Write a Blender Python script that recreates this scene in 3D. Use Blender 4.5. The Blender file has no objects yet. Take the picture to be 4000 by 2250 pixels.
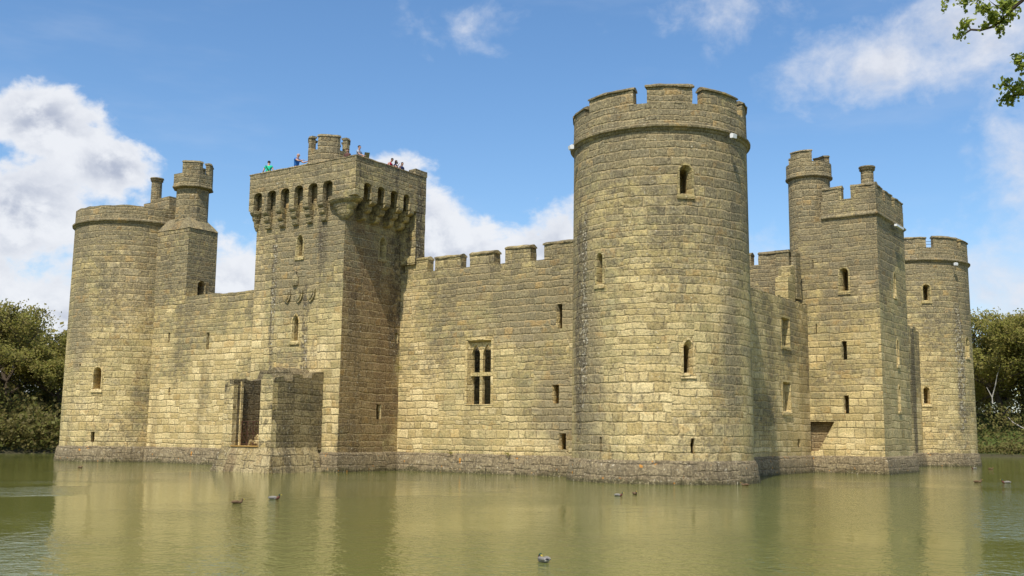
import bpy, bmesh, math, random
from math import sin, cos, pi, radians as RAD, atan2, degrees, sqrt
from mathutils import Vector, Matrix, noise

random.seed(7)
scn = bpy.context.scene
C = scn.collection

# ------------------------------------------------------------------ camera
# world frame: x = east along the south front, y = north, z = up, water at z = 0
PHI, TH, RO = RAD(34.982), RAD(7.925), RAD(0.644)
cam_d = bpy.data.cameras.new('camera'); cam = bpy.data.objects.new('camera', cam_d); C.objects.link(cam)
cam_d.sensor_width = 36; cam_d.lens = 36 * 4100.97 / 4000; cam_d.clip_start = .1; cam_d.clip_end = 3000
_r = Vector((cos(PHI), sin(PHI), 0)); _f = Vector((-sin(PHI) * cos(TH), cos(PHI) * cos(TH), sin(TH))); _u = _r.cross(_f)
r2 = _r * cos(RO) + _u * sin(RO); u2 = -_r * sin(RO) + _u * cos(RO)
cam.matrix_world = Matrix(((r2.x, u2.x, -_f.x, 24.239), (r2.y, u2.y, -_f.y, -47.877), (r2.z, u2.z, -_f.z, 2.205), (0, 0, 0, 1)))
scn.camera = cam

# ------------------------------------------------------------------ node helper
class N:
    def __init__(s, tree): s.t = tree; s.n = tree.nodes; s.l = tree.links
    def new(s, typ, **kw):
        n = s.n.new(typ)
        for k, v in kw.items(): setattr(n, k, v)
        return n
    def put(s, sock, v):
        if isinstance(v, bpy.types.NodeSocket): s.l.new(v, sock)
        elif v is not None:
            if isinstance(v, (tuple, list)) and len(v) == 3 and sock.type == 'RGBA': v = (*v, 1)
            sock.default_value = v
    def m(s, op, a, b=None, c=None, clamp=False):
        n = s.new('ShaderNodeMath', operation=op, use_clamp=clamp)
        for i, v in enumerate((a, b, c)): s.put(n.inputs[i], v) if v is not None else None
        return n.outputs[0]
    def mix(s, f, a, b, blend='MIX'):
        n = s.new('ShaderNodeMix', data_type='RGBA', blend_type=blend)
        s.put(n.inputs[0], f); s.put(n.inputs[6], a); s.put(n.inputs[7], b); return n.outputs[2]
    def noise(s, vec, scale, detail=4, rough=.55, dist=0):
        n = s.new('ShaderNodeTexNoise'); s.put(n.inputs['Vector'], vec)
        n.inputs['Scale'].default_value = scale; n.inputs['Detail'].default_value = detail
        n.inputs['Roughness'].default_value = rough; n.inputs['Distortion'].default_value = dist
        return n.outputs['Fac']
    def step(s, v, a, b, lo=0., hi=1.):
        n = s.new('ShaderNodeMapRange', interpolation_type='SMOOTHSTEP'); s.put(n.inputs[0], v)
        for i, q in zip((1, 2, 3, 4), (a, b, lo, hi)): s.put(n.inputs[i], q)
        return n.outputs[0]
    def ramp(s, f, stops):
        n = s.new('ShaderNodeValToRGB'); s.put(n.inputs[0], f); e = n.color_ramp.elements
        while len(e) < len(stops): e.new(.5)
        for q, (p, c) in zip(e, stops): q.position = p; q.color = (*c, 1)
        return n.outputs[0]
    def xyz(s, v):
        n = s.new('ShaderNodeSeparateXYZ'); s.put(n.inputs[0], v); return n.outputs
    def comb(s, x, y, z):
        n = s.new('ShaderNodeCombineXYZ')
        for i, v in enumerate((x, y, z)): s.put(n.inputs[i], v)
        return n.outputs[0]

# ------------------------------------------------------------------ sky, sun, exposure
SUN_A, SUN_EL = RAD(15.0), RAD(56.4)                   # east of due south
sun_dir = Vector((sin(SUN_A) * cos(SUN_EL), -cos(SUN_A) * cos(SUN_EL), sin(SUN_EL)))
wd = bpy.data.worlds.new('World'); scn.world = wd; wd.use_nodes = True
w = N(wd.node_tree); w.n.clear()
sky = w.new('ShaderNodeTexSky', sky_type='NISHITA'); sky.sun_disc = False
sky.sun_elevation = SUN_EL; sky.sun_rotation = pi - SUN_A; sky.air_density = 1.0; sky.dust_density = 1.0; sky.ozone_density = 2.5
tc = w.new('ShaderNodeTexCoord'); sx, sy, sz = w.xyz(tc.outputs['Generated'])
azd = w.m('MULTIPLY', w.m('ARCTAN2', sx, sy), 180 / pi)
eld = w.m('MULTIPLY', w.m('ARCSINE', sz), 180 / pi)
# (azimuth, elevation, half width, half height, weight) of each bank of cloud
CL = [(-59.6, 15.2, 2.5, 1.5, 1.3), (-56.3, 13.2, 2.0, 1.4, 1.3), (-61, 10.8, 4.6, 2.2, 1.2), (-58.0, 5.5, 6, 3.4, 1.1), (-50.0, 6.5, 3.5, 3.4, 1.0),
      (-42.0, 13.8, 2.2, 1.1, 1.2), (-40.4, 11.2, 3.2, 2.0, 1.1), (-38.0, 8.0, 7, 3.6, 1.1), (-33.4, 10.0, 3.4, 1.7, 1.05),
      (-37.9, 21.8, 2.6, 1.6, .62), (-14.6, 19.0, 4.5, 2.2, 1.05), (-10.5, 20.3, 4.5, 2.6, 1.05), (-22, 22.5, 5, 1.6, .55), (-8.6, 13.5, 2.0, 4.5, .85),
      (-9, 7.5, 6, 3.2, .95), (-21.3, 8.8, 1.7, 1.8, .95), (-26, 3.0, 18, 2.4, .8),
      (20, 18, 14, 6, 1), (55, 12, 16, 7, 1), (95, 25, 14, 8, 1), (140, 14, 20, 8, 1), (-95, 16, 18, 8, 1), (-140, 25, 18, 9, 1), (178, 30, 14, 8, 1)]
dens = None; shade = None
for a, e, ra, re, wt in CL:
    d = w.m('SQRT', w.m('ADD', w.m('POWER', w.m('MULTIPLY', w.m('SUBTRACT', azd, a), 1 / ra), 2), w.m('POWER', w.m('MULTIPLY', w.m('SUBTRACT', eld, e), 1 / re), 2)))
    g = w.m('MULTIPLY', w.m('SUBTRACT', 1.75, d), wt)
    dens = g if dens is None else w.m('SMOOTH_MAX', dens, g, .5)
cv = w.comb(w.m('MULTIPLY', azd, .8), eld, 0)
n1 = w.noise(cv, .34, 7, .58, .25); n2 = w.noise(cv, 1.1, 6, .6, .3)
field = w.m('ADD', dens, w.m('ADD', w.m('MULTIPLY', w.m('SUBTRACT', n1, .5), 2.8), w.m('MULTIPLY', w.m('SUBTRACT', n2, .5), .9)))
soft = w.m('MAXIMUM', w.step(azd, -30, -24), w.step(eld, 17.5, 19))                             # the clouds to the right are wispier
mask = w.m('MULTIPLY', .96, w.step(field, w.m('ADD', .45, w.m('MULTIPLY', soft, -.15)), w.m('ADD', 1.15, w.m('MULTIPLY', soft, .9))))
# relief: brighter where the billow thins towards the sun above, grey beneath
cvo = w.comb(w.m('MULTIPLY', w.m('ADD', azd, .5), .8), w.m('ADD', eld, .95), 0)
n1o = w.noise(cvo, .34, 7, .58, .25); n2o = w.noise(cvo, 1.1, 6, .6, .3)
rel = w.m('ADD', w.m('MULTIPLY', w.m('SUBTRACT', n1o, n1), 3.2), w.m('MULTIPLY', w.m('SUBTRACT', n2o, n2), 1.0))
core = w.m('MULTIPLY', w.step(field, .7, 2.0), w.step(w.m('ADD', rel, w.m('MULTIPLY', field, .10)), -.35, .75))
ccol = w.mix(core, (.92, .94, .985), (.47, .52, .645))
ccol = w.mix(w.step(azd, -30, -20, 0, .62), ccol, (.76, .80, .90))
wisp = w.m('MULTIPLY', w.step(w.noise(w.comb(w.m('MULTIPLY', azd, .25), eld, 7.), .22, 5, .6), .5, .8), .16)
mask = w.m('MAXIMUM', mask, wisp)
hs = w.new('ShaderNodeHueSaturation'); hs.inputs['Saturation'].default_value = 1.18; w.put(hs.inputs['Color'], sky.outputs[0])
bg1 = w.new('ShaderNodeBackground'); w.put(bg1.inputs[0], hs.outputs[0]); bg1.inputs[1].default_value = .145
bg2 = w.new('ShaderNodeBackground'); w.put(bg2.inputs[0], ccol); bg2.inputs[1].default_value = .80
ms = w.new('ShaderNodeMixShader'); w.put(ms.inputs[0], mask); w.l.new(bg1.outputs[0], ms.inputs[1]); w.l.new(bg2.outputs[0], ms.inputs[2])
wo = w.new('ShaderNodeOutputWorld'); w.l.new(ms.outputs[0], wo.inputs[0])
sl = bpy.data.lights.new('sun', 'SUN'); sl.energy = 4.0; sl.angle = RAD(.6); sl.color = (1, .945, .85)
so = bpy.data.objects.new('sun', sl); C.objects.link(so); so.rotation_euler = sun_dir.to_track_quat('Z', 'Y').to_euler()
scn.view_settings.view_transform = 'Standard'; scn.view_settings.look = 'None'; scn.view_settings.exposure = 0.24; scn.view_settings.gamma = 1

# ------------------------------------------------------------------ materials
def mat(name):
    m = bpy.data.materials.new(name); m.use_nodes = True; t = N(m.node_tree); t.n.clear()
    b = t.new('ShaderNodeBsdfPrincipled'); o = t.new('ShaderNodeOutputMaterial'); t.l.new(b.outputs[0], o.inputs[0])
    b.inputs['Specular IOR Level'].default_value = .2; b.inputs['Roughness'].default_value = .9
    return m, t, b
def plain(name, col, rough=.8, var=.15, scale=20, metal=0):
    m, t, b = mat(name); tcx = t.new('ShaderNodeTexCoord')
    nz = t.noise(tcx.outputs['Object'], scale, 4)
    lo = tuple(c * (1 - var) for c in col); hi = tuple(min(1, c * (1 + var)) for c in col)
    t.put(b.inputs['Base Color'], t.mix(nz, lo, hi)); b.inputs['Roughness'].default_value = rough; b.inputs['Metallic'].default_value = metal
    return m

def stone(name, rnd=False, row=.43, width=.78, plinth=False, fresh=0., dark=0., streak=.35, smooth=False, radius=4.45, stains=(), warms=(), greys=(), crusts=(), browns=()):
    """coursed, weathered sandstone ashlar. Coordinates follow the wall: along it and up"""
    m, t, b = mat(name); tcx = t.new('ShaderNodeTexCoord'); P3 = tcx.outputs['Object']; x, y, z = t.xyz(P3)
    geo = t.new('ShaderNodeNewGeometry'); nx, ny, nz = t.xyz(geo.outputs['True Normal'])
    if rnd: a = t.m('MULTIPLY', t.m('ARCTAN2', y, x), radius); bb = z
    else:
        ax = t.m('GREATER_THAN', t.m('ABSOLUTE', nx), t.m('ABSOLUTE', ny))
        a = t.m('ADD', t.m('MULTIPLY', ax, t.m('ADD', y, 31.7)), t.m('MULTIPLY', t.m('SUBTRACT', 1, ax), x))
        top = t.m('GREATER_THAN', t.m('ABSOLUTE', nz), .8)
        bb = t.m('ADD', t.m('MULTIPLY', top, y), t.m('MULTIPLY', t.m('SUBTRACT', 1, top), z))
    wob = t.noise(P3, .8, 2); wob2 = t.noise(P3, 3.6, 4, .65); wob3 = t.noise(t.comb(t.m('ADD', x, 77), y, z), 3.1, 4, .65)
    bb = t.m('ADD', bb, t.m('ADD', t.m('MULTIPLY', t.m('SUBTRACT', wob, .5), .22), t.m('MULTIPLY', t.m('SUBTRACT', wob2, .5), .13)))
    a = t.m('ADD', a, t.m('MULTIPLY', t.m('SUBTRACT', wob3, .5), .16))
    def vor(W, feat, rn):
        n = t.new('ShaderNodeTexVoronoi', voronoi_dimensions='1D', feature=feat); t.put(n.inputs['W'], W); n.inputs['Scale'].default_value = 1; n.inputs['Randomness'].default_value = rn; return n
    # some stretches were rebuilt in smaller stone
    rep_ = t.m('GREATER_THAN', t.noise(t.comb(t.m('MULTIPLY', t.m('FLOOR', t.m('MULTIPLY', a, .9)), .23), t.m('MULTIPLY', t.m('FLOOR', t.m('MULTIPLY', bb, 1 / row / 2)), .31), 2.2), 1., 2, .5), .54)
    rw = t.m('MULTIPLY', bb, t.m('MULTIPLY', t.m('ADD', 1, t.m('MULTIPLY', rep_, .5)), 1 / row))
    dr = t.m('MULTIPLY', vor(rw, 'DISTANCE_TO_EDGE', .62).outputs['Distance'], row)
    rid = t.xyz(vor(rw, 'F1', .62).outputs['Color'])[0]
    cw_ = t.m('ADD', t.m('MULTIPLY', a, t.m('ADD', 1 / width * .8, t.m('MULTIPLY', rid, .5 / width))), t.m('MULTIPLY', rid, 97.3))
    dc = t.m('MULTIPLY', vor(cw_, 'DISTANCE_TO_EDGE', .95).outputs['Distance'], width)
    cid = t.xyz(vor(cw_, 'F1', .95).outputs['Color'])
    d = t.m('SMOOTH_MIN', dr, t.m('MULTIPLY', dc, 1.5), .04)
    fine = t.noise(P3, 9, 5, .75); fine2 = t.noise(t.comb(t.m('ADD', x, 13), y, z), 22, 3, .7)
    jn = t.noise(t.comb(x, t.m('ADD', y, 61), z), 1.7, 4, .7)
    mort = t.step(t.m('ADD', d, t.m('MULTIPLY', t.m('SUBTRACT', fine, .5), .07)), .006, .030, 1, 0)
    big = t.noise(P3, .20, 5, .6); big2 = t.noise(t.comb(t.m('ADD', x, 33), y, z), .42, 4, .6); mid = t.noise(P3, 1.3, 5, .62); mid2 = t.noise(t.comb(t.m('ADD', x, 50), y, z), 3.0, 5, .7)
    def region(L):
        out = None
        for a0, wa, z0, wz in L:
            r_ = t.m('SQRT', t.m('ADD', t.m('POWER', t.m('MULTIPLY', t.m('SUBTRACT', a, a0), 1 / wa), 2), t.m('POWER', t.m('MULTIPLY', t.m('SUBTRACT', z, z0), 1 / wz), 2)))
            r_ = t.m('ADD', r_, t.m('ADD', t.m('MULTIPLY', t.m('SUBTRACT', mid, .5), 1.5), t.m('MULTIPLY', t.m('SUBTRACT', big2, .5), 1.2))); q = t.step(r_, .55, 1.15, 1, 0)
            out = q if out is None else t.m('MAXIMUM', out, q)
        return out
    k = t.m('ADD', t.m('MULTIPLY', cid[0], .75), t.m('MULTIPLY', mid, .32))
    base = t.ramp(k, [(.10, (.26, .22, .12)), (.30, (.40, .345, .18)), (.50, (.50, .415, .20)), (.68, (.60, .50, .25)), (.85, (.45, .39, .23)), (.97, (.33, .30, .19))])
    hgt = t.m('ADD', t.m('MULTIPLY', z, .045), t.m('MULTIPLY', t.m('SUBTRACT', big, .5), 2.4))
    warm = t.step(hgt, .16, .48, 1, 0)
    if warms: warm = t.m('MAXIMUM', t.m('MULTIPLY', warm, .55), region(warms))
    base = t.mix(t.m('MULTIPLY', warm, .8), base, t.mix(cid[1], (.64, .50, .24), (.80, .68, .42)))
    grn = t.m('MULTIPLY', t.m('SUBTRACT', 1, t.m('MULTIPLY', warm, .6)), t.m('MULTIPLY', t.step(t.m('ADD', mid, t.m('MULTIPLY', t.m('SUBTRACT', big2, .5), 1.2)), .48, .68), .55 * (1 - fresh)))
    base = t.mix(grn, base, t.mix(cid[2], (.25, .245, .14), (.38, .36, .20)))
    gry = t.step(t.m('ADD', t.m('MULTIPLY', z, .023), t.m('ADD', mid2, t.m('MULTIPLY', t.m('SUBTRACT', big, .5), 1.3))), .58, .90)
    if greys: gry = t.m('MAXIMUM', gry, t.m('MULTIPLY', region(greys), .95))
    base = t.mix(t.m('MULTIPLY', gry, .72 * (1 - fresh)), base, (.17, .152, .12))
    if browns: base = t.mix(t.m('MULTIPLY', region(browns), .8), base, t.mix(cid[0], (.17, .11, .06), (.30, .21, .115)))
    och = t.m('MULTIPLY', t.step(cid[2], .7, 1.), t.step(jn, .45, .6, 0, .42))
    base = t.mix(och, base, (.50, .31, .10))
    base = t.mix(1, base, t.mix(cid[1], (.84, .84, .84), (1.12, 1.12, 1.12)), 'MULTIPLY')
    base = t.mix(t.m('MULTIPLY', mort, t.step(jn, .34, .54, .25, .9)), base, (.56, .45, .27))
    base = t.mix(t.m('MULTIPLY', mort, t.step(jn, .28, .42, .22, 0)), base, (.12, .10, .06))
    # black runs of damp and crusts of pale lichen
    st = t.noise(t.comb(t.m('MULTIPLY', a, .6), t.m('MULTIPLY', z, .06), 4.4), 1., 4, .6)
    stf = t.m('ADD', st, t.m('MULTIPLY', t.m('SUBTRACT', mid2, .5), .30))
    stk = t.m('MULTIPLY', t.step(stf, .52, .63), streak)
    if stains or crusts:
        sr = region(list(stains) + list(crusts)); stk = t.m('MAXIMUM', stk, t.m('MULTIPLY', sr, t.step(mid2, .36, .56)))
    base = t.mix(t.m('MULTIPLY', stk, .80), base, (.075, .065, .055))
    if plinth:
        base = t.mix(.85, base, t.ramp(mid2, [(.3, (.07, .058, .045)), (.5, (.145, .122, .095)), (.75, (.30, .25, .165))]))
        wet = t.step(t.m('ADD', z, t.m('MULTIPLY', mid, .75)), .40, .66, 1, 0)
        base = t.mix(t.m('MULTIPLY', wet, .75), base, (.062, .062, .028))
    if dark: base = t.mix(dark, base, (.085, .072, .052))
    spk2 = t.step(fine, .36, .50, 1, 0); spk = t.step(fine2, .36, .5, 1, 0)
    base = t.mix(t.m('MULTIPLY', spk2, .72), base, t.mix(.72, base, (.03, .027, .02))); base = t.mix(t.m('MULTIPLY', spk, .5), base, t.mix(.7, base, (.03, .027, .02)))
    base = t.mix(t.m('MULTIPLY', t.step(fine, .52, .64), .55), base, t.mix(.5, base, (.75, .66, .42)))
    lic = t.noise(t.comb(x, t.m('ADD', y, 20), z), 6.5, 4, .75)
    thr = t.m('SUBTRACT', .64 - (.012 if plinth else 0), t.m('MULTIPLY', stk, .045))
    if crusts: thr = t.m('SUBTRACT', thr, t.m('MULTIPLY', region(crusts), .07))
    licm = t.step(lic, thr, t.m('ADD', thr, .04))
    base = t.mix(t.m('MULTIPLY', licm, .8), base, (.62, .59, .50))
    if plinth:
        org = t.step(t.noise(t.comb(x, y, t.m('ADD', z, 9)), 3.2, 3, .5), .68, .72)
        base = t.mix(t.m('MULTIPLY', org, .8), base, (.50, .23, .04))
    base = t.mix(1, base, (1.10, 1.03, .88), 'MULTIPLY')
    t.put(b.inputs['Base Color'], base)
    # relief: pillowed blocks, eroded joints, pitted faces
    blk = t.step(t.m('ADD', d, t.m('MULTIPLY', t.m('SUBTRACT', fine, .5), .06)), .002, .07)
    hh = t.m('ADD', t.m('MULTIPLY', blk, .013 if not smooth else .010), t.m('ADD', t.m('MULTIPLY', mid2, .085), t.m('MULTIPLY', fine, .05)))
    hh = t.m('ADD', hh, t.m('MULTIPLY', cid[1], t.m('MULTIPLY', blk, .032)))
    hh = t.m('ADD', hh, t.m('MULTIPLY', rid, t.m('MULTIPLY', blk, .035)))
    hh = t.m('ADD', hh, t.m('MULTIPLY', fine2, .014))
    bp = t.new('ShaderNodeBump'); bp.inputs['Strength'].default_value = 1; bp.inputs['Distance'].default_value = 1.0
    t.put(bp.inputs['Height'], hh); t.l.new(bp.outputs[0], b.inputs['Normal'])
    return m

M = {}
M['wall'] = stone('sandstone_wall'); M['round'] = stone('sandstone_drum', rnd=True, row=.45, width=.74, streak=.3)
M['round'] = stone('sandstone_drum', rnd=True, row=.46, width=.8, streak=.3)
D2 = 4.45 * pi / 180
M['round_near'] = stone('sandstone_near_drum', rnd=True, row=.47, width=.84, streak=.25, warms=[(-48 * D2, 3.4, 2.4, 2.6), (-80 * D2, 1.8, 4.5, 1.6), (-25 * D2, 1.2, 8.5, 2.5)], greys=[(-60 * D2, 4.5, 16.6, 2.2), (-118 * D2, 1.6, 5, 9), (-15 * D2, .8, 6, 4)], stains=[(-126 * D2, .55, 7.5, 7)], crusts=[(-119 * D2, .35, 8, 6)])
M['round_left'] = stone('sandstone_left_drum', rnd=True, row=.45, width=.8, streak=.25, warms=[(-45 * D2, 2.6, 1.6, 2.2), (-40 * D2, 1.7, 11.5, 3.4), (-80 * D2, 2, 3.4, 1.)], greys=[(-60 * D2, 5, 17.4, 1.4), (-90 * D2, 1.6, 9.5, 4)])
M['round_far'] = stone('sandstone_far_drum', rnd=True, row=.45, width=.8, streak=.2, warms=[(-50 * D2, 4, 2.0, 1.2)], greys=[(-45 * D2, 4, 17.6, 1)], crusts=[(-27 * D2, .62, 7.2, 6.6)])
M['gate'] = stone('sandstone_gatehouse', row=.45, width=.72, streak=.55, warms=[(6.8, .75, 2.3, 2.6), (.4, .8, 9, 5), (5.5, 1.3, 6.4, 1.3)], greys=[(3.5, 2.6, 11.5, 3.2), (35.6, 1.2, 6, 6), (33.5, 2.4, 11.5, 3)], stains=[(1.7, .28, 10, 5.2), (4.5, .3, 7.5, 3.5), (5.6, .35, 13.3, 1.6), (36.3, .7, 10.5, 5.2)], browns=[(33.8, 3.6, 6, 9)], crusts=[(1.75, .22, 10.5, 3.5), (4.6, .2, 6.5, 1.6)])
M['curtain'] = stone('sandstone_curtain', row=.41, width=.72, streak=.2, warms=[(-5.9, 2.3, 3.6, 4.6), (-7.0, 1.0, 9.5, 1.6), (2.0, 2.6, 1.6, .8)], greys=[(2.2, 4.4, 9.2, 2.6), (4.2, 2.4, 3.6, 2.6), (-2, 2.6, 10.8, 1.1)])
M['brown'] = stone('set_back_shade_brown', row=.5, width=1.2, streak=0, browns=[(1.5, 6, 2, 6)], smooth=True, dark=.35)  # dark brown stands in for the shade inside the set-back
M['square'] = stone('sandstone_square_tower', row=.47, width=.84, streak=.12, warms=[(3.2, 2.6, 1.7, 1.2), (4.5, 1.0, 11.8, 1.0)], greys=[(3, 3.2, 16.2, 2.4), (33, 3, 14.5, 2.2)])
M['streaky'] = stone('sandstone_stained', streak=1.0); M['plinth'] = stone('plinth_stone', plinth=True, row=.5, width=.9)
M['plinth_round'] = stone('plinth_stone_drum', rnd=True, plinth=True, row=.5, width=.9)
M['stained_shade'] = stone('stain_and_shade_stone', dark=.62, streak=.9); M['black'] = stone('stain_and_shade_black_stone', dark=.8, streak=.6); M['pale_plinth'] = stone('pale_plinth_stone', row=.5, width=.8, streak=.9, dark=.48, browns=[(-.9, .5, .4, 1.3)]); M['turret'] = stone('turret_stone', rnd=True, radius=1.4, width=.6)  # the two darkest stones carry porch stains and painted shade in their colour
M['cap'] = stone('coping_stone', row=3.0, width=.95, dark=.12, streak=.1); M['cap_round'] = stone('coping_stone_drum', rnd=True, row=3., width=.9, dark=.12, streak=.1)
M['trim'] = stone('dressed_stone', row=.5, width=3.0, fresh=.75, streak=.05, smooth=True)
M['metal_white'] = plain('white_painted_metal', (.78, .78, .76), .4, .04)
M['iron'] = plain('rusty_iron', (.075, .035, .02), .8, .4); M['iron_dark'] = plain('dark_iron', (.05, .05, .05), .6, .2)
M['lens'] = plain('lamp_glass', (.35, .36, .38), .15, .05)

# ------------------------------------------------------------------ mesh helpers
def tag(o, label=None, cat=None, group=None, kind=None):
    if label: o['label'] = label
    if cat: o['category'] = cat
    if group: o['group'] = group
    if kind: o['kind'] = kind
    return o
def empty(name, loc, label, cat, group=None, rz=0):
    o = bpy.data.objects.new(name, None); C.objects.link(o); o.location = loc; o.rotation_euler.z = rz
    o.empty_display_size = .3; o['kind'] = 'thing'
    return tag(o, label, cat, group)
def link(name, bm, m, parent=None, label=None, sharp=35, loc=None):
    me = bpy.data.meshes.new(name)
    bmesh.ops.recalc_face_normals(bm, faces=bm.faces)
    bm.to_mesh(me); bm.free()
    ms_ = m if isinstance(m, (list, tuple)) else [m]
    for q in ms_: me.materials.append(q)
    me.polygons.foreach_set('use_smooth', [True] * len(me.polygons)); me.set_sharp_from_angle(angle=RAD(sharp))
    o = bpy.data.objects.new(name, me); C.objects.link(o)
    if parent: o.parent = parent
    if label: o['label'] = label
    if loc: o.location = loc
    return o
def prism(bm, pts, axis, t0, t1):
    """extrude a closed outline. axis 'y': outline in (x,z) pushed along y; 'x': outline in (y,z); 'z': outline in (x,y)"""
    def P(p, t): return {'y': (p[0], t, p[1]), 'x': (t, p[0], p[1]), 'z': (p[0], p[1], t)}[axis]
    A = [bm.verts.new(P(p, t0)) for p in pts]; B = [bm.verts.new(P(p, t1)) for p in pts]
    n = len(pts); bm.faces.new(A); bm.faces.new(B[::-1])
    for i in range(n): bm.faces.new((A[i], B[i], B[(i + 1) % n], A[(i + 1) % n]))
    return A + B
def box(bm, x0, x1, y0, y1, z0, z1): return prism(bm, [(x0, y0), (x1, y0), (x1, y1), (x0, y1)], 'z', z0, z1)
def revolve(bm, prof, a0=0, a1=360, seg=3.0, cx=0, cy=0, sxy=(1, 1)):
    full = abs(a1 - a0) >= 359.9; n = max(2, int(round(abs(a1 - a0) / seg))); R_ = []
    for i in range(n if full else n + 1):
        a = RAD(a0 + (a1 - a0) * i / n)
        R_.append([bm.verts.new((cx + r * cos(a) * sxy[0], cy + r * sin(a) * sxy[1], z)) for r, z in prof])
    k = len(prof)
    for i in range(n):
        A, B = R_[i], R_[(i + 1) % len(R_)]
        for j in range(k): bm.faces.new((A[j], B[j], B[(j + 1) % k], A[(j + 1) % k]))
    if not full: bm.faces.new(R_[0][::-1]); bm.faces.new(R_[-1])
    return [v for q in R_ for v in q]
def sweep(bm, path, prof, closed=True):
    """profile of (outward offset, z) along a path in plan (counter-clockwise = outward on the right), mitred"""
    n = len(path); R_ = []
    for i in range(n):
        p = Vector(path[i]); a = Vector(path[i - 1]) if (closed or i > 0) else None; b_ = Vector(path[(i + 1) % n]) if (closed or i < n - 1) else None
        ns = []
        for q, r_ in ((a, p), (p, b_)):
            if q is not None and r_ is not None: dd = (r_ - q).normalized(); ns.append(Vector((dd.y, -dd.x)))
        if len(ns) == 1: mv = ns[0]
        else: mv = (ns[0] + ns[1]); mv = mv / max(.2, mv.dot(ns[0]))
        R_.append([bm.verts.new((p.x + mv.x * o, p.y + mv.y * o, z)) for o, z in prof])
    k = len(prof)
    for i in range(n if closed else n - 1):
        A, B = R_[i], R_[(i + 1) % n]
        for j in range(k): bm.faces.new((A[j], B[j], B[(j + 1) % k], A[(j + 1) % k]))
    if not closed: bm.faces.new(R_[0][::-1]); bm.faces.new(R_[-1])
    return [v for q in R_ for v in q]
def rough(bm, amp=.03, cell=.3, seed=0, sc=1.7, zmin=None):
    """cut long edges and wear the faces and corners"""
    for _ in range(5):
        es = [e for e in bm.edges if e.calc_length() > cell * 1.5]
        if not es: break
        bmesh.ops.subdivide_edges(bm, edges=es, cuts=1, use_grid_fill=True)
    bmesh.ops.triangulate(bm, faces=[f for f in bm.faces if len(f.verts) > 4])
    o = Vector((seed * 7.1, seed * 3.3, seed))
    for v in bm.verts:
        if zmin is not None and v.co.z < zmin: continue
        n_ = noise.noise_vector(v.co * sc + o) * amp + noise.noise_vector(v.co * sc * 2.9 + o) * amp * .5
        v.co += n_
def solved(o, cutbm):
    """boolean-cut cutbm out of o and bake it"""
    me = bpy.data.meshes.new('cut'); bmesh.ops.recalc_face_normals(cutbm, faces=cutbm.faces); cutbm.to_mesh(me); cutbm.free()
    c = bpy.data.objects.new('cut', me); C.objects.link(c); c.matrix_world = o.matrix_world
    md = o.modifiers.new('b', 'BOOLEAN'); md.operation = 'DIFFERENCE'; md.solver = 'EXACT'; md.object = c
    par = o.parent; o.parent = None
    bpy.context.view_layer.update(); dg = bpy.context.evaluated_depsgraph_get()
    nm = bpy.data.meshes.new_from_object(o.evaluated_get(dg), preserve_all_data_layers=True, depsgraph=dg)
    o.modifiers.clear(); old = o.data; o.data = nm; o.parent = par
    bpy.data.objects.remove(c); bpy.data.meshes.remove(me); bpy.data.meshes.remove(old)
    nm.polygons.foreach_set('use_smooth', [True] * len(nm.polygons)); nm.set_sharp_from_angle(angle=RAD(30))
    return o

def arch(w_, z0, z1, kind, x0=0, n=8):
    h = w_ / 2; p = [(x0 - h, z0), (x0 + h, z0)]
    if kind == 'flat': return p + [(x0 + h - w_ * i / n, z1) for i in range(n + 1)]
    rise = {'round': h, 'pointed': h * 1.35, 'seg': h * .55}[kind]; zs_ = z1 - rise
    for i in range(n + 1):
        a = pi * i / n; cx_, sn = cos(a), sin(a)
        if kind == 'pointed': sn = (1 - abs(cx_) ** 1.6) ** .75 if abs(cx_) < 1 else 0
        p.append((x0 + h * cx_, zs_ + rise * sn))
    return p
class Face:
    """local frame on a wall: s along it (to the viewer's right), o outward, z up"""
    def __init__(f, org, right, out): f.o = Vector(org); f.r = Vector(right); f.n = Vector(out)
    def __call__(f, s, z, o): q = f.o + f.r * s + f.n * o; return (q.x, q.y, z)
def drumface(r, ang): a = RAD(ang); return Face((r * cos(a), r * sin(a), 0), (-sin(a), cos(a), 0), (cos(a), sin(a), 0))
def skin_loops(bm, F, loops, cap=True):
    L = [[bm.verts.new(F(s, z, o)) for s, z in pts] for pts, o in loops]
    for A, B in zip(L, L[1:]):
        for i in range(len(A)): j = (i + 1) % len(A); bm.faces.new((A[i], A[j], B[j], B[i]))
    if cap: bm.faces.new(L[-1])
    return L
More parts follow.
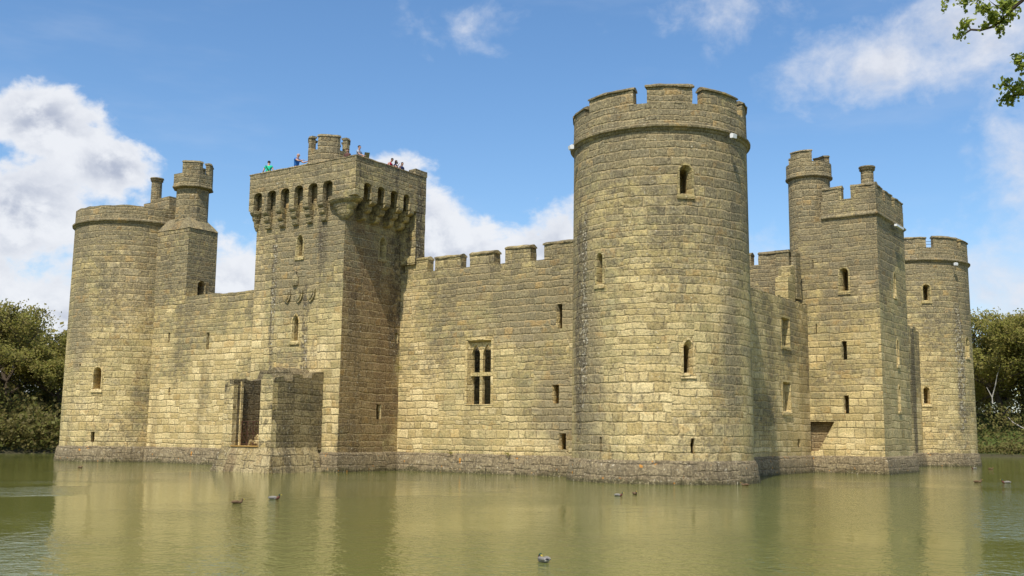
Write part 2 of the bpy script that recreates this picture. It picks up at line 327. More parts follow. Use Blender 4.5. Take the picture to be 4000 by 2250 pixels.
def opening(F, par, cut, name, s, z0, z1, w_, sw=None, sz=None, kind='round', soff=0, deep=1.35, sill=True, m=None, band=.09, label=None, sdep=.26, proud=.025, jamb=.08):
    """a lancet in a splayed recess: dressed surround, splay, dark slot; cuts its hole into the wall"""
    sw = sw or w_ * .38; szz0, szz1 = sz or (z0 + .12, z1 - .2)
    G = Face(F.o + F.r * s, F.r, F.n)
    out = arch(w_ + 2 * band, z0 - .02, z1 + band, kind); inn = arch(w_, z0, z1, kind)
    slot = arch(sw, szz0, szz1, kind, soff)
    bm = bmesh.new()
    skin_loops(bm, G, [(out, -.03), (out, proud), (inn, proud), (arch(w_ - .03, z0, z1 - .015, kind), -.02), (slot, -sdep), (slot, -sdep - jamb), (arch(max(sw + .02, w_ - .06), szz0 - .02, szz1 + .02, kind), -deep)])
    for v in bm.verts:
        v.co += noise.noise_vector(v.co * 4) * .012
    ob = link(name, bm, m or M['trim'], par, label)
    prismcut(cut, G, arch(w_ + .02, z0 - .005, z1 + .01, kind), .3, -deep - .12)
    if sill:
        bm = bmesh.new(); hw = w_ / 2 + band + .03
        pr = [(.07, z0 - .20), (.07, z0 - .05), (-.04, z0 + .03), (-.04, z0 - .2)]
        A = [[bm.verts.new(G(ss, z, o)) for o, z in pr] for ss in (-hw, hw)]
        bm.faces.new(A[0]); bm.faces.new(A[1][::-1])
        for i in range(4): bm.faces.new((A[0][i], A[1][i], A[1][(i + 1) % 4], A[0][(i + 1) % 4]))
        rough(bm, .012, .2, s); link('sill', bm, m or M['trim'], ob)
    return ob
def frustum(cut, G, L):
    L = [[cut.verts.new(G(a_, z, o)) for a_, z in pts] for pts, o in L]; n = len(L[0]); cut.faces.new(L[0]); cut.faces.new(L[-1][::-1])
    for A, B in zip(L, L[1:]):
        for i in range(n): j = (i + 1) % n; cut.faces.new((A[i], B[i], B[j], A[j]))
def prismcut(cut, G, pts, o0, o1):
    A = [cut.verts.new(G(a_, z, o0)) for a_, z in pts]; B = [cut.verts.new(G(a_, z, o1)) for a_, z in pts]
    cut.faces.new(A); cut.faces.new(B[::-1])
    for i in range(len(A)): j = (i + 1) % len(A); cut.faces.new((A[i], B[i], B[j], A[j]))
def slit(F, par, cut, s, z0, z1, w_, m, broken=0, deep=1.3, name='arrow_slit', proud=.004):
    """plain rectangular loop with worn, broken jambs"""
    G = Face(F.o + F.r * s, F.r, F.n); h = w_ / 2; n = 7; rnd = random.Random(int(abs(s * 100 + z0 * 31)))
    L = [(-h - .05 - rnd.random() * broken, z0 + (z1 - z0) * i / n) for i in range(n, 0, -1)]
    Lo = [(-h - .02 - rnd.random() * broken, z) for _, z in L]
    pts = [(-h, z0), (h, z0), (h, z1)] + [(x_ if broken else -h, z) for x_, z in Lo]
    inn = [(-h, z0), (h, z0), (h, z1)] + [(-h + (rnd.random() - .5) * .4 * broken, z) for _, z in L]
    wid = [(x_ + (.42 if x_ > 0 else -.42), z) for x_, z in inn]; bm = bmesh.new(); skin_loops(bm, G, [(pts, proud), (inn, -.16), (inn, -.24), (wid, -deep)])
    ob = link(name, bm, m, par)
    big = [(-h - .006 - (broken and 0), z0 - .006), (h + .006, z0 - .006), (h + .006, z1 + .006)] + [(x_ - .006, z + (.006 if i == 0 else 0)) for i, (x_, z) in enumerate(pts[3:])]
    frustum(cut, G, [(big, .4), (big, -.2), ([(x_ + (.45 if x_ > 0 else -.45), z) for x_, z in big], -deep - .1)])
    return ob

# ------------------------------------------------------------------ round corner towers
R0 = 4.45
def drum_tower(name, cx, cy, label, mr, merlons, wins, slits, sill=18.07, top=18.93, rag=None, extra=None):
    T = empty(name, (cx, cy, 0), label, 'tower')
    bm = bmesh.new(); revolve(bm, [(R0 - 1.9, .7), (R0 + .05, .7), (R0 + .05, 4), (R0 - .02, 16.72), (R0 - 1.9, 16.72)], seg=2.5)
    body = link('drum_wall', bm, mr, T); cut = bmesh.new()
    for (ang, z0, z1, w_, kw) in wins: opening(drumface(R0 + .04 - (z0 > 8) * .03, ang), T, cut, 'window', 0, z0, z1, w_, **kw)
    for (ang, z0, z1, w_, br) in slits: slit(drumface(R0 + .055, ang), T, cut, 0, z0, z1, w_, mr, br)
    body.location = (0, 0, 0); solved(body, cut)
    bm = bmesh.new(); revolve(bm, [(R0 - 2, -1.5), (R0 + .42, -1.5), (R0 + .34, 0), (R0 + .2, .88), (R0 + .13, 1.0), (R0 + .02, 1.10), (R0 - 2, 1.10)], seg=2.5)
    rough(bm, .03, .5, 1, 1.2); link('plinth', bm, M['plinth_round'], T)
    bm = bmesh.new(); revolve(bm, [(R0 - .6, 16.70), (R0 + .01, 16.70), (R0 + .06, 16.76), (R0 + .06, 16.80), (R0 + .17, 16.86), (R0 + .18, 16.95), (R0 + .02, 17.06), (R0 - .6, 17.06)], seg=2.5)
    rough(bm, .014, .5, 2); link('string_course', bm, M['cap_round'], T)
    bm = bmesh.new(); revolve(bm, [(.05, 16.5), (R0 - .5, 16.5), (R0 - .5, 16.9), (.05, 16.95)], seg=6); link('roof_deck', bm, M['cap'], T)
    bm = bmesh.new(); pr = [(R0 - .55, 17.06), (R0 + .0, 17.06), (R0 - .02, sill), (R0 - .55, sill)]
    revolve(bm, pr, seg=2.5)
    if rag:
        for v in bm.verts:
            if v.co.z > sill - .1: v.co.z += rag * (noise.noise(v.co * .9) + .5 * noise.noise(v.co * 2.7))
    rough(bm, .02, .5, 3); link('parapet', bm, mr, T)
    for i, (a0, a1, tp) in enumerate(merlons):
        bm = bmesh.new(); revolve(bm, [(R0 - .53, sill - .03), (R0 - .02, sill - .03), (R0 - .03, tp - .14), (R0 - .53, tp - .14)], a0, a1, 3)
        rough(bm, .038, .3, i); me_ = link('merlon', bm, mr, T)
        bm = bmesh.new(); e = .7
        revolve(bm, [(R0 - .6, tp - .14), (R0 + .055, tp - .14), (R0 + .06, tp - .07), (R0 - .15, tp + .05), (R0 - .4, tp + .06), (R0 - .6, tp - .06)], a0 - e, a1 + e, 3)
        rough(bm, .048, .28, i + 20); link('coping', bm, M['cap_round'], me_)
    return T
mer_se = [(-114.7, -79.3, 18.93), (-70.8, -41.8, 19.0), (-34.9, -3.5, 18.93), (6, 34, 18.9), (43, 72, 18.9), (81, 110, 18.8), (119, 148, 18.9), (157, 186, 18.9), (196, 217, 18.7), (219.5, 240, 18.62)]
lan = dict(kind='round')
SEW = [(-47.2, 13.55, 15.0, .62, dict(sw=.34, sz=(13.66, 14.85), kind='round', soff=-.02)), (-103.8, 9.42, 10.95, .40, dict(sw=.36, sz=(9.45, 10.9), band=.11, sdep=.08, jamb=.16)),
       (-47.0, 5.05, 6.66, .46, dict(sw=.27, sz=(5.13, 6.45), kind='pointed', band=.11, soff=-.02))]
SES = [(-44.8, 1.42, 2.1, .13, .05), (-102.4, 1.42, 2.12, .10, .07)]
se = drum_tower('round_tower', 0, 0, 'large nearest round tower standing in the water, with three merlons facing the viewer', M['round_near'], mer_se, SEW, SES)
SWW = [(-63.5, 4.95, 6.5, .58, dict(sw=.48, sz=(5.0, 6.42), sdep=.1, jamb=.2))]
sw = drum_tower('round_tower', -43.077, -.516, 'leftmost round tower with smooth worn parapet, thin chimney and octagonal stair turret', M['round_left'], [], SWW, [(-64, 1.36, 2.05, .22, .05), (-83, 6.6, 6.75, .14, 0)], sill=17.98, rag=.07)
NEW_ = [(-63.3, 13.45, 14.85, .58, dict(sw=.3, sz=(13.55, 14.75))), (-12.6, 8.95, 10.6, .55, dict(sw=.25, kind='pointed')), (-67.5, 5.0, 6.4, .5, dict(sw=.32, sz=(5.05, 6.3), soff=-.05))]
ne = drum_tower('round_tower', 1.069, 45.97, 'farthest round tower at the right edge, with a dark lichen streak down its side', M['round_far'], [(-104, -61.5, 18.82), (-53.4, -23, 18.9), (-16.4, 13, 18.85), (22, 50, 18.8), (60, 90, 18.8), (100, 130, 18.8), (140, 170, 18.8), (180, 212, 18.8), (220, 248, 18.8)], NEW_, [], sill=17.95)

# ------------------------------------------------------------------ walls in plan
def plinth_path(par, path, closed, top=1.03, flare=.32, m=None):
    bm = bmesh.new(); sweep(bm, path, [(-.5, -1.5), (flare + .08, -1.5), (flare, 0), (.19, top - .14), (.12, top - .03), (.0, top + .06), (-.5, top + .06)], closed)
    rough(bm, .028, .5, 5, 1.2); return link('plinth', bm, m or M['plinth'], par)
def crest_merlon(par, x0, x1, y0, y1, z0, z1, along='x', m=None, seed=0, cap=.2, capm=None):
    """merlon with a weathered saddle-back coping"""
    bm = bmesh.new(); box(bm, x0, x1, y0, y1, z0, z1 - cap); rough(bm, .036, .3, seed); me_ = link('merlon', bm, m or M['wall'], par)
    bm = bmesh.new(); e = .05
    if along == 'x': prism(bm, [(y0 - e, z1 - cap), (y1 + e, z1 - cap), (y1 + e, z1 - cap * .6), ((y0 + y1) / 2 + .05, z1), ((y0 + y1) / 2 - .06, z1), (y0 - e, z1 - cap * .6)], 'x', x0 - .03, x1 + .03)
    else: prism(bm, [(x0 - e, z1 - cap), (x1 + e, z1 - cap), (x1 + e, z1 - cap * .6), ((x0 + x1) / 2 + .05, z1), ((x0 + x1) / 2 - .06, z1), (x0 - e, z1 - cap * .6)], 'y', y0 - .03, y1 + .03)
    rough(bm, .045, .26, seed + 50); link('coping', bm, capm or M['cap'], me_); return me_

# south curtain, right of the postern tower
cw = empty('curtain_wall', (-10, .09, 0), 'long sunlit wall with five merlons and a cross-mullioned window', 'wall')
bm = bmesh.new(); box(bm, -7.6, 7.0, 0, 1.7, .8, 11.76); body = link('wall_face', bm, M['curtain'], cw); cut = bmesh.new()
F = Face((0, 0, 0), (1, 0, 0), (0, -1, 0))
# the cross-mullioned window: square recess, two lights over two, pointed heads
wx0, wx1, wz0, wz1 = -2.38, -.70, 3.85, 7.5; cxm = (wx0 + wx1) / 2
kb = [(wx0 - .9, wz0 + .02), (wx1 + .9, wz0 + .02), (wx1 + .9, wz1 - .1), (wx0 - .9, wz1 - .1)]
bm = bmesh.new()
o_ = [(wx0 - .16, wz0 - .03), (wx1 + .16, wz0 - .03), (wx1 + .16, wz1 + .18), (wx0 - .16, wz1 + .18)]; i_ = [(wx0, wz0), (wx1, wz0), (wx1, wz1), (wx0, wz1)]
k_ = [(wx0 + .13, wz0 + .02), (wx1 - .13, wz0 + .02), (wx1 - .13, wz1 - .1), (wx0 + .13, wz1 - .1)]
skin_loops(bm, F, [(o_, -.03), (o_, .03), (i_, .03), (i_, -.05), (k_, -.26), (k_, -.5), (kb, -1.66)], cap=False); rough(bm, .01, .5, 3)
wn = link('window', bm, M['trim'], cw)
bm = bmesh.new(); box(bm, cxm - .1, cxm + .1, .2, .42, wz0 + .02, wz1 - .1); rough(bm, .006, .5, 4); link('mullion', bm, M['trim'], wn)
bm = bmesh.new(); box(bm, wx0 + .05, cxm - .104, .19, .43, 5.47, 5.68); box(bm, cxm + .104, wx1 - .05, .19, .43, 5.47, 5.68); rough(bm, .006, .5, 4); link('transom', bm, M['trim'], wn)
for c0, c1 in ((wx0 + .134, cxm - .104), (cxm + .104, wx1 - .134)):
    bm = bmesh.new(); mid_ = (c0 + c1) / 2; hh = (c1 - c0) / 2; n = 10
    ar = [(mid_ + hh * cos(pi * i / n), 6.72 + .56 * (1 - abs(cos(pi * i / n)) ** 1.5) ** .8) for i in range(n + 1)]
    pts = [(c1, wz1 - .11)] + [(c1, 6.72)] + ar[1:-1] + [(c0, 6.72), (c0, wz1 - .11)]
    prism(bm, pts, 'y', .22, .40); link('tracery', bm, M['trim'], wn)
wr_ = lambda e: [(wx0 - e, wz0 - .005), (wx1 + e, wz0 - .005), (wx1 + e, wz1 + .005), (wx0 - e, wz1 + .005)]
frustum(cut, F, [(wr_(.005), .4), (wr_(.005), -.5), (wr_(1.3), -2.2)])
for s, z0, z1, w_ in ((3.88, 7.92, 9.25, .24), (3.66, 3.87, 4.87, .30), (4.1, 1.42, 2.28, .34)): slit(F, cw, cut, s, z0, z1, w_ * 1.15, M['wall'], .12)
solved(body, cut)
plinth_path(cw, [(-7.6, 0), (6.6, 0)], False)
for i, (x0, x1, zt) in enumerate([(-17.3, -15.55, 12.74), (-14.95, -13.05, 12.70), (-12.35, -10.6, 12.70), (-9.83, -8.1, 12.80), (-7.2, -3.2, 12.82)]):
    crest_merlon(cw, x0 + 10, x1 + 10, .02, .62, 11.74, zt, seed=i)
bm = bmesh.new(); box(bm, -7.5, 7, .0, .6, 11.77, 11.80); rough(bm, .03, .5, 8, zmin=11.78); link('crenel_sill', bm, M['cap'], cw)
# south curtain, left of the postern tower: broken top
cw2 = empty('curtain_wall', (-31, -1.9, 0), 'shorter curtain wall with bare ragged top, between leftmost round tower and the square gatehouse', 'wall')
rnd = random.Random(3)
def ragged(x0, x1, z0, z1, amp, st=.55):
    p = []; x_ = x0; 
    while x_ < x1 - .2:
        z_ = z0 + (z1 - z0) * (x_ - x0) / (x1 - x0) + rnd.uniform(-amp, amp); xn = min(x1, x_ + st * rnd.uniform(.6, 1.5)); p += [(x_, z_), (xn - .04, z_ + rnd.uniform(-.02, .02))]; x_ = xn
    return p
bm = bmesh.new(); top = ragged(-9.0, 6.1, 11.46, 11.22, .05); prism(bm, [(-9., .8)] + top + [(6.1, .8)], 'y', 0, 1.7)
body = link('wall_face', bm, M['wall'], cw2); cut = bmesh.new()
for s, z0, z1, w_ in ((-5.95, 8.28, 8.93, .17), (-5.6, 4.6, 5.12, .15), (-1.82, 7.62, 8.75, .26)): slit(F, cw2, cut, s, z0, z1, w_, M['wall'], .03)
solved(body, cut); plinth_path(cw2, [(-9.0, 0), (6.2, 0)], False)

# stair block, turret and chimney that belong to the leftmost tower
bm = bmesh.new(); X0, X1 = -39.6 + 43.077, -35.39 + 43.077; Y0, Y1 = -1.92 + .516, .57 + .516
box(bm, X0, X1, Y0, Y1, 10.9, 16.25); stair = link('stair_block', bm, M['wall'], sw, label='projecting stair block with arched doorway onto the wall top'); cut = bmesh.new()
FE = Face((X1, Y0, 0), (0, 1, 0), (1, 0, 0))
opening(FE, sw, cut, 'doorway', 1.29, 11.42, 12.6, .66, sw=.6, sz=(11.43, 12.57), sill=False, kind='round', deep=1.2, m=M['wall'], sdep=.1)
solved(stair, cut)
bm = bmesh.new(); cxt, cyt = -37.1 + 43.077, -.45 + .516
A = [bm.verts.new(p) for p in ((X0, Y0 - .04, 16.22), (X1 + .05, Y0 - .04, 16.22), (X1 + .05, Y1, 16.22), (X0, Y1, 16.22))]
B = [bm.verts.new((cxt + (p.co.x - cxt) * .5, cyt + (p.co.y - cyt) * .62, 17.15)) for p in A]
for i in range(4): bm.faces.new((A[i], A[(i + 1) % 4], B[(i + 1) % 4], B[i]))
bm.faces.new(A[::-1]); bm.faces.new(B); rough(bm, .035, .35, 2); link('sloping_cap', bm, M['cap'], stair)
def turret(par, name, cx, cy, r, z0, zs_, sill, top, n=8, rot=22.5, crown=.14, mer=(0, 2, 4, 6), seg=None, cap=.14, label=None, mfill=.8):
    sg = seg or 360 / n; off = rot
    bm = bmesh.new(); revolve(bm, [(.02, z0), (r, z0), (r, zs_), (.02, zs_)], off, off + 360, sg)
    tu = link(name, bm, M['turret'], par, label, sharp=20, loc=(cx, cy, 0)); 
    bm = bmesh.new(); revolve(bm, [(r - .35, zs_ - .02), (r + .02, zs_ - .02), (r + crown + .06, zs_ + .08), (r + crown + .06, zs_ + .16), (r + crown, zs_ + .22), (r + crown, sill), (r - .35, sill)], off, off + 360, sg)
    rough(bm, .018, .4, 3); link('crown', bm, M['turret'], tu, sharp=25)
    def pt_(ang, R_):
        if seg: return (R_ * cos(RAD(ang)), R_ * sin(RAD(ang)))
        q_ = ((ang - off) % (360 / n)) - 180 / n; rr = R_ * cos(pi / n) / cos(RAD(q_)); return (rr * cos(RAD(ang)), rr * sin(RAD(ang)))
    for q, (a0, a1) in enumerate(mer):
        R_ = r + crown - .01; br = [a0]; st_ = seg or 360 / n; v = off - 720
        while v < a1:
            if v > a0 + 2 and v < a1 - 2: br.append(v)
            v += st_
        br.append(a1)
        q2 = [pt_(v, R_) for v in br] + [pt_(v, R_ - .34) for v in br[::-1]]
        bm = bmesh.new(); prism(bm, q2, 'z', sill - .02, top - cap); rough(bm, .02, .3, q)
        mo = link('merlon', bm, M['turret'], tu)
        bm = bmesh.new(); q2 = [pt_(v + (-2 if v == a0 else 2 if v == a1 else 0), R_ + .05) for v in br] + [pt_(v + (-2 if v == a0 else 2 if v == a1 else 0), R_ - .38) for v in br[::-1]]; vs = prism(bm, q2, 'z', top - cap, top)
        for v in vs:
            if v.co.z > top - .01: v.co.x *= .94; v.co.y *= .94
        rough(bm, .02, .25, q + 9); mo.parent = tu
        me2 = bmesh.new(); me2.free()
        cme = bpy.data.meshes.new('merlon'); bm.to_mesh(cme); bm.free()
        tmp = bmesh.new(); tmp.from_mesh(mo.data); n0 = len(tmp.faces); tmp.from_mesh(cme); tmp.faces.ensure_lookup_table()
        for f_ in tmp.faces[n0:]: f_.material_index = 1
        bmesh.ops.recalc_face_normals(tmp, faces=tmp.faces); tmp.to_mesh(mo.data); tmp.free(); mo.data.materials.append(M['cap']); bpy.data.meshes.remove(cme)
    return tu
turret(sw, 'stair_turret', cxt, cyt, 1.17, 16.6, 19.3, 20.35, 21.25, crown=.24, label='tall octagonal stair turret with a broad merlon', mer=((-75, -11), (15, 79), (105, 169)), rot=-21.7)
def chimney(par, cx, cy, r, z0, z1, label=None):
    bm = bmesh.new(); revolve(bm, [(.02, z0), (r, z0), (r * .97, z1 - .3), (.02, z1 - .3)], seg=30); ch = link('chimney', bm, M['turret'], par, label, sharp=20, loc=(cx, cy, 0))
    bm = bmesh.new(); revolve(bm, [(.1, z1 - .32), (r * .98, z1 - .32), (r + .09, z1 - .22), (r + .02, z1 - .18), (r + .12, z1 - .08), (r + .1, z1), (r * .6, z1), (r * .6, z1 - .2), (.1, z1 - .2)], seg=30)
    rough(bm, .012, .3, 2); link('chimney_cap', bm, M['turret'], ch); return ch
bm = bmesh.new(); box(bm, -.85, .5, .9, 2.1, 16.9, 19.3); box(bm, .5, 2.2, .9, 2.1, 16.9, 19.55)
for i in range(0): pass
rough(bm, .03, .35, 4); chb = link('chimney_base', bm, M['wall'], sw)
chimney(chb, -.25, 1.5, .40, 19.2, 21.35)

# ------------------------------------------------------------------ postern gatehouse (machicolated square tower)
PA, PB, PF = -24.99, -17.56, -4.93
pt = empty('gate_tower', (PA, PF, 0), 'square gatehouse tower with arched machicolations and visitors on its roof', 'tower')
W_, D_ = PB - PA, 5.7
bm = bmesh.new(); box(bm, 0, W_, 0, D_, .8, 16.8); body = link('tower_wall', bm, M['gate'], pt); cut = bmesh.new()
FS = Face((0, 0, 0), (1, 0, 0), (0, -1, 0)); FEp = Face((W_, 0, 0), (0, 1, 0), (1, 0, 0))
for s, z0, z1, w_ in ((3.84, 12.45, 13.77, .5), (3.72, 7.45, 9.0, .52)):
    opening(FS, pt, cut, 'window', s, z0, z1, w_, sw=.42, sz=(z0 + .03, z1 - .06), soff=.02, kind='pointed', band=.1, deep=1.2, sdep=.08, jamb=.2)
opening(FEp, pt, cut, 'window', 3.25, 12.5, 13.8, .5, sw=.24, kind='pointed', deep=.5)
slit(FEp, pt, cut, 3.33, 2.98, 3.85, .36, M['wall'], .05, deep=.8); slit(FEp, pt, cut, 4.72, 7.5, 8.15, .2, M['wall'], .03, deep=.8)
# doorway behind the ruined porch
slit(FS, pt, cut, 3.95, 1.45, 3.35, 1.1, M['stained_shade'], 0, deep=1.6, name='doorway')
solved(body, cut)
plinth_path(pt, [(0, D_ - .7), (0, 0), (W_, 0), (W_, D_ - .7)], False)
# projecting parapet: front sheet with six arches, side sheet with four
PS, PE, PW, TK = .5, 1.2, .25, .3; ZB = 15.55; ZT = 17.78
def arched(u0, u1, ops, zb, zt, crown):
    p = [(u0, zb)]
    for a, b_ in ops:
        h = (b_ - a) / 2; zs_ = crown - .26
        p += [(a, zb)] + [((a + b_) / 2 - h * cos(pi * i / 8), zs_ + .26 * sin(pi * i / 8) ** .8) for i in range(9)] + [(b_, zb)]
    return p + [(u1, zb), (u1, zt), (u0, zt)]
opsS = [(a - PA, b_ - PA) for a, b_ in ((-24.8, -24.08), (-23.60, -22.86), (-22.44, -21.72), (-21.28, -20.55), (-20.11, -19.36), (-18.93, -18.15))]
bm = bmesh.new(); prism(bm, arched(-PW, W_ + PE, opsS, ZB, ZT, 16.62), 'y', -PS, -PS + TK)
parS = link('machicolated_parapet', bm, M['wall'], pt)
opsE = [(a - PF, b_ - PF) for a, b_ in ((-4.72, -4.08), (-3.55, -2.93), (-2.42, -1.74), (-1.26, -.70))]
bm = bmesh.new(); prism(bm, arched(-PS + TK + .003, D_ + .05, opsE, ZB - .05, ZT, 16.4), 'x', W_ + PE - TK, W_ + PE)
link('machicolated_parapet', bm, M['streaky'], pt)
bm = bmesh.new(); box(bm, -PW, -PW + TK, -PS + TK + .003, D_ + .05, ZB, ZT); box(bm, -PW + TK, W_ + PE - TK, D_ - .3, D_ + .05, 16.5, ZT); link('parapet', bm, M['wall'], pt)
# worn coping course on top of the parapet
for i, (x0, x1, y0, y1) in enumerate([(-PW - .03, W_ + PE + .03, -PS - .03, -PS + TK + .03)]):
    bm = bmesh.new(); box(bm, x0, x1, y0, y1, ZT + .003, ZT + .07); rough(bm, .03, .35, 7); link('coping', bm, M['cap'], pt)
bm = bmesh.new(); box(bm, W_ + PE - TK - .03, W_ + PE + .03, -PS + TK + .035, D_ + .05, ZT + .003, ZT + .07); rough(bm, .03, .35, 8); link('coping', bm, M['cap'], pt)
bm = bmesh.new(); box(bm, W_ + PE - .55, W_ + PE + .01, D_ - 1.0, D_ + .1, ZT + .05, 18.15); rough(bm, .03, .3, 9); link('merlon', bm, M['streaky'], pt)
bm = bmesh.new(); box(bm, -PW + TK, W_ + PE - TK - .01, -PS + TK + .01, D_ - .31, 16.805, 16.9); link('roof_deck', bm, M['cap'], pt)
# solid pier carrying the parapet's rear end, above the curtain wall
bm = bmesh.new(); box(bm, W_ + .01, W_ + PE - .02, D_ - .82, D_ + .05, 12.3, ZB + .4); rough(bm, .035, .4, 6); link('buttress', bm, M['streaky'], pt)
def corbel(par, F_, s, w_, outs, zt, m):
    """three rounded steps, the widest on top"""
    bm = bmesh.new(); z_ = zt
    for k, (o, h) in enumerate(outs):
        n = 5; pr = [(-.05, z_)] + [(o * (1 if i == 0 else cos(pi / 2 * i / n * .9) ** .6), z_ - h * (.35 if i == 0 else .35 + .65 * sin(pi / 2 * i / n))) for i in range(n + 1)] + [(-.05, z_ - h)]
        pr.insert(1, (o, z_)); ww = w_ / 2 - .004 * k
        A = [[bm.verts.new(F_(s + sg * ww, zz, oo)) for oo, zz in pr] for sg in (-1, 1)]
        bm.faces.new(A[0]); bm.faces.new(A[1][::-1])
        for i in range(len(pr)): j = (i + 1) % len(pr); bm.faces.new((A[0][i], A[1][i], A[1][j], A[0][j]))
        z_ -= h - .004
    for v in bm.verts: v.co += noise.noise_vector(v.co * 3) * .02
    return link('corbel', bm, m, par)
piers = [(opsS[i][1] + opsS[i + 1][0]) / 2 for i in range(5)]
for s in piers: corbel(pt, FS, s, .44, [(PS, .42), (PS * .72, .40), (PS * .42, .38)], ZB, M['wall'])
for s in [(opsE[i][1] + opsE[i + 1][0]) / 2 for i in range(3)] + [opsE[3][1] + .25]: corbel(pt, FEp, s, .40, [(PE, .34), (PE * .70, .38), (PE * .42, .38)], ZB - .05, M['streaky'])
def corner_corbel(cx, cy, sx_, sy_, big):
    bm = bmesh.new(); h = ZB - .003
    pr = [(.02, h)] + [(1.0, h), (1.02, h - .12), (.88, h - .26), (.72, h - .33), (.72, h - .42), (.66, h - .56), (.52, h - .68), (.50, h - .76), (.45, h - .92), (.32, h - 1.08), (.2, h - 1.2), (.02, h - 1.2)]
    revolve(bm, pr, seg=15, cx=cx, cy=cy, sxy=(sx_, sy_)); rough(bm, .02, .4, 3); return link('corner_corbel', bm, M['wall'], pt)
corner_corbel(W_ - .02, .02, PE + .02, PS + .12, 1); corner_corbel(.02, .02, PW + .12, PS + .05, 0)
bm = bmesh.new(); box(bm, W_ - .5, W_ + PE - TK - .005, -PS + TK + .004, .18, ZB + .004, 16.7); link('corner_block', bm, M['wall'], pt)
# carved shields and crest between the two front windows
for s, z_, rot in ((2.95, 10.15, .12), (3.95, 10.12, 0), (4.95, 10.1, -.12)):
    bm = bmesh.new(); pts = [(-.3, .36), (.3, .36), (.31, .0), (.2, -.26), (0, -.42), (-.2, -.26), (-.31, 0)]
    prism(bm, [(s + a * cos(rot) - b_ * sin(rot), z_ + b_ * cos(rot) + a * sin(rot)) for a, b_ in pts], 'y', -.10, .05)
    prism(bm, [(s + .62 * (a * cos(rot) - b_ * sin(rot)), z_ + .02 + .62 * (b_ * cos(rot) + a * sin(rot))) for a, b_ in pts], 'y', -.15, -.09)
    rough(bm, .012, .25, s); link('carved_shield', bm, M['streaky'], pt)
bm = bmesh.new(); revolve(bm, [(.02, 10.75), (.2, 10.75), (.27, 10.95), (.25, 11.15), (.17, 11.3), (.07, 11.4), (.1, 11.6), (.02, 11.7)], seg=30, cx=3.6, cy=-.05, sxy=(1, .6)); rough(bm, .02, .2, 1); link('carved_crest', bm, M['streaky'], pt)
# turret on the gatehouse roof
turret(pt, 'roof_turret', -22.1 - PA, -1.9 - PF, 1.28, 16.9, 18.55, 19.5, 20.45, mer=((-77, -13), (13, 77), (103, 167), (193, 257)), rot=-67.5, crown=.1, label='octagonal roof turret with narrow side merlons', mfill=.78)

# ruined porch in front of the gatehouse
po = empty('ruined_porch', (-20.8, -8.69, 0), 'roofless ruined stone porch with iron railing at the foot of the gatehouse', 'porch')
QL, QR, QD = -22.72 + 20.8, -18.82 + 20.8, 3.74
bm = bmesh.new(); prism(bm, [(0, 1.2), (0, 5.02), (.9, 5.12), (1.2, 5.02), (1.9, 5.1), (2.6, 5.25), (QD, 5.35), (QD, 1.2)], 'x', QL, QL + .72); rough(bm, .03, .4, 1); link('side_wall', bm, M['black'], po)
bm = bmesh.new(); prism(bm, [(0, 1.2), (0, 4.9), (.12, 5.1), (.75, 5.22), (.8, 4.95), (1.4, 4.98), (1.45, 5.3), (2.1, 5.35), (2.15, 5.15), (2.8, 5.2), (2.85, 5.5), (QD, 5.6), (QD, 1.2)], 'x', QR - .92, QR); rough(bm, .03, .4, 2); link('side_wall', bm, M['stained_shade'], po, label='dark side wall of the porch, stain and shade in its colour')
bm = bmesh.new(); prism(bm, [(QR - .95, 1.2), (QR + .006, 1.2), (QR + .006, 4.95), (QR - .12, 5.24), (QR - .75, 5.30), (QR - .95, 4.95)], 'y', -.012, .35); rough(bm, .012, .4, 3); link('pier', bm, M['wall'], po)
bm = bmesh.new(); prism(bm, [(QL - .01, 1.2), (QL + .74, 1.2), (QL + .74, 4.75), (QL + .4, 4.8), (QL + .38, 5.08), (QL + .0, 5.05)], 'y', -.012, .3); rough(bm, .012, .4, 4); link('pier', bm, M['wall'], po)
bm = bmesh.new(); prism(bm, [(QL + .72, 2.9), (QL + 1.3, 2.95), (QL + 1.9, 3.3), (QR - .93, 3.2), (QR - .93, 5.45), (QR - 1.3, 5.75), (QL + 2.0, 5.55), (QL + 1.45, 5.85), (QL + .9, 5.6), (QL + .3, 5.7), (QL + .1, 5.2), (QL + .1, 2.9)], 'y', QD - 1.5, QD - .02); rough(bm, .05, .3, 5); link('back_wall', bm, M['black'], po)  # shade of the porch interior is part of this near-black colour
bm = bmesh.new(); box(bm, QL + .6, QR - .8, .02, QD, .9, 1.42); rough(bm, .03, .4, 6); link('floor', bm, M['wall'], po)
bm = bmesh.new(); box(bm, QL + .77, QL + .86, .45, .6, 1.42, 4.95); rough(bm, .01, .4, 7); link('door_jamb', bm, M['wall'], po)
M['plinth_rust'] = plain('rust_stain', (.36, .21, .06), .9, .3, 6)
bm = bmesh.new(); sweep(bm, [(QL, QD - .3), (QL, 0), (QR, 0), (QR, QD - .3)], [(-.4, -1.5), (.56, -1.5), (.44, -.02), (.2, .9), (.16, 1.0), (.06, 1.16), (.0, 1.36), (-.4, 1.36)], False); rough(bm, .04, .4, 8); link('plinth', bm, M['pale_plinth'], po)
bm = bmesh.new(); box(bm, QL + .74, QR - .96, -.06, .12, 1.365, 1.43); rough(bm, .012, .4, 2); link('threshold', bm, M['plinth_rust'], po)
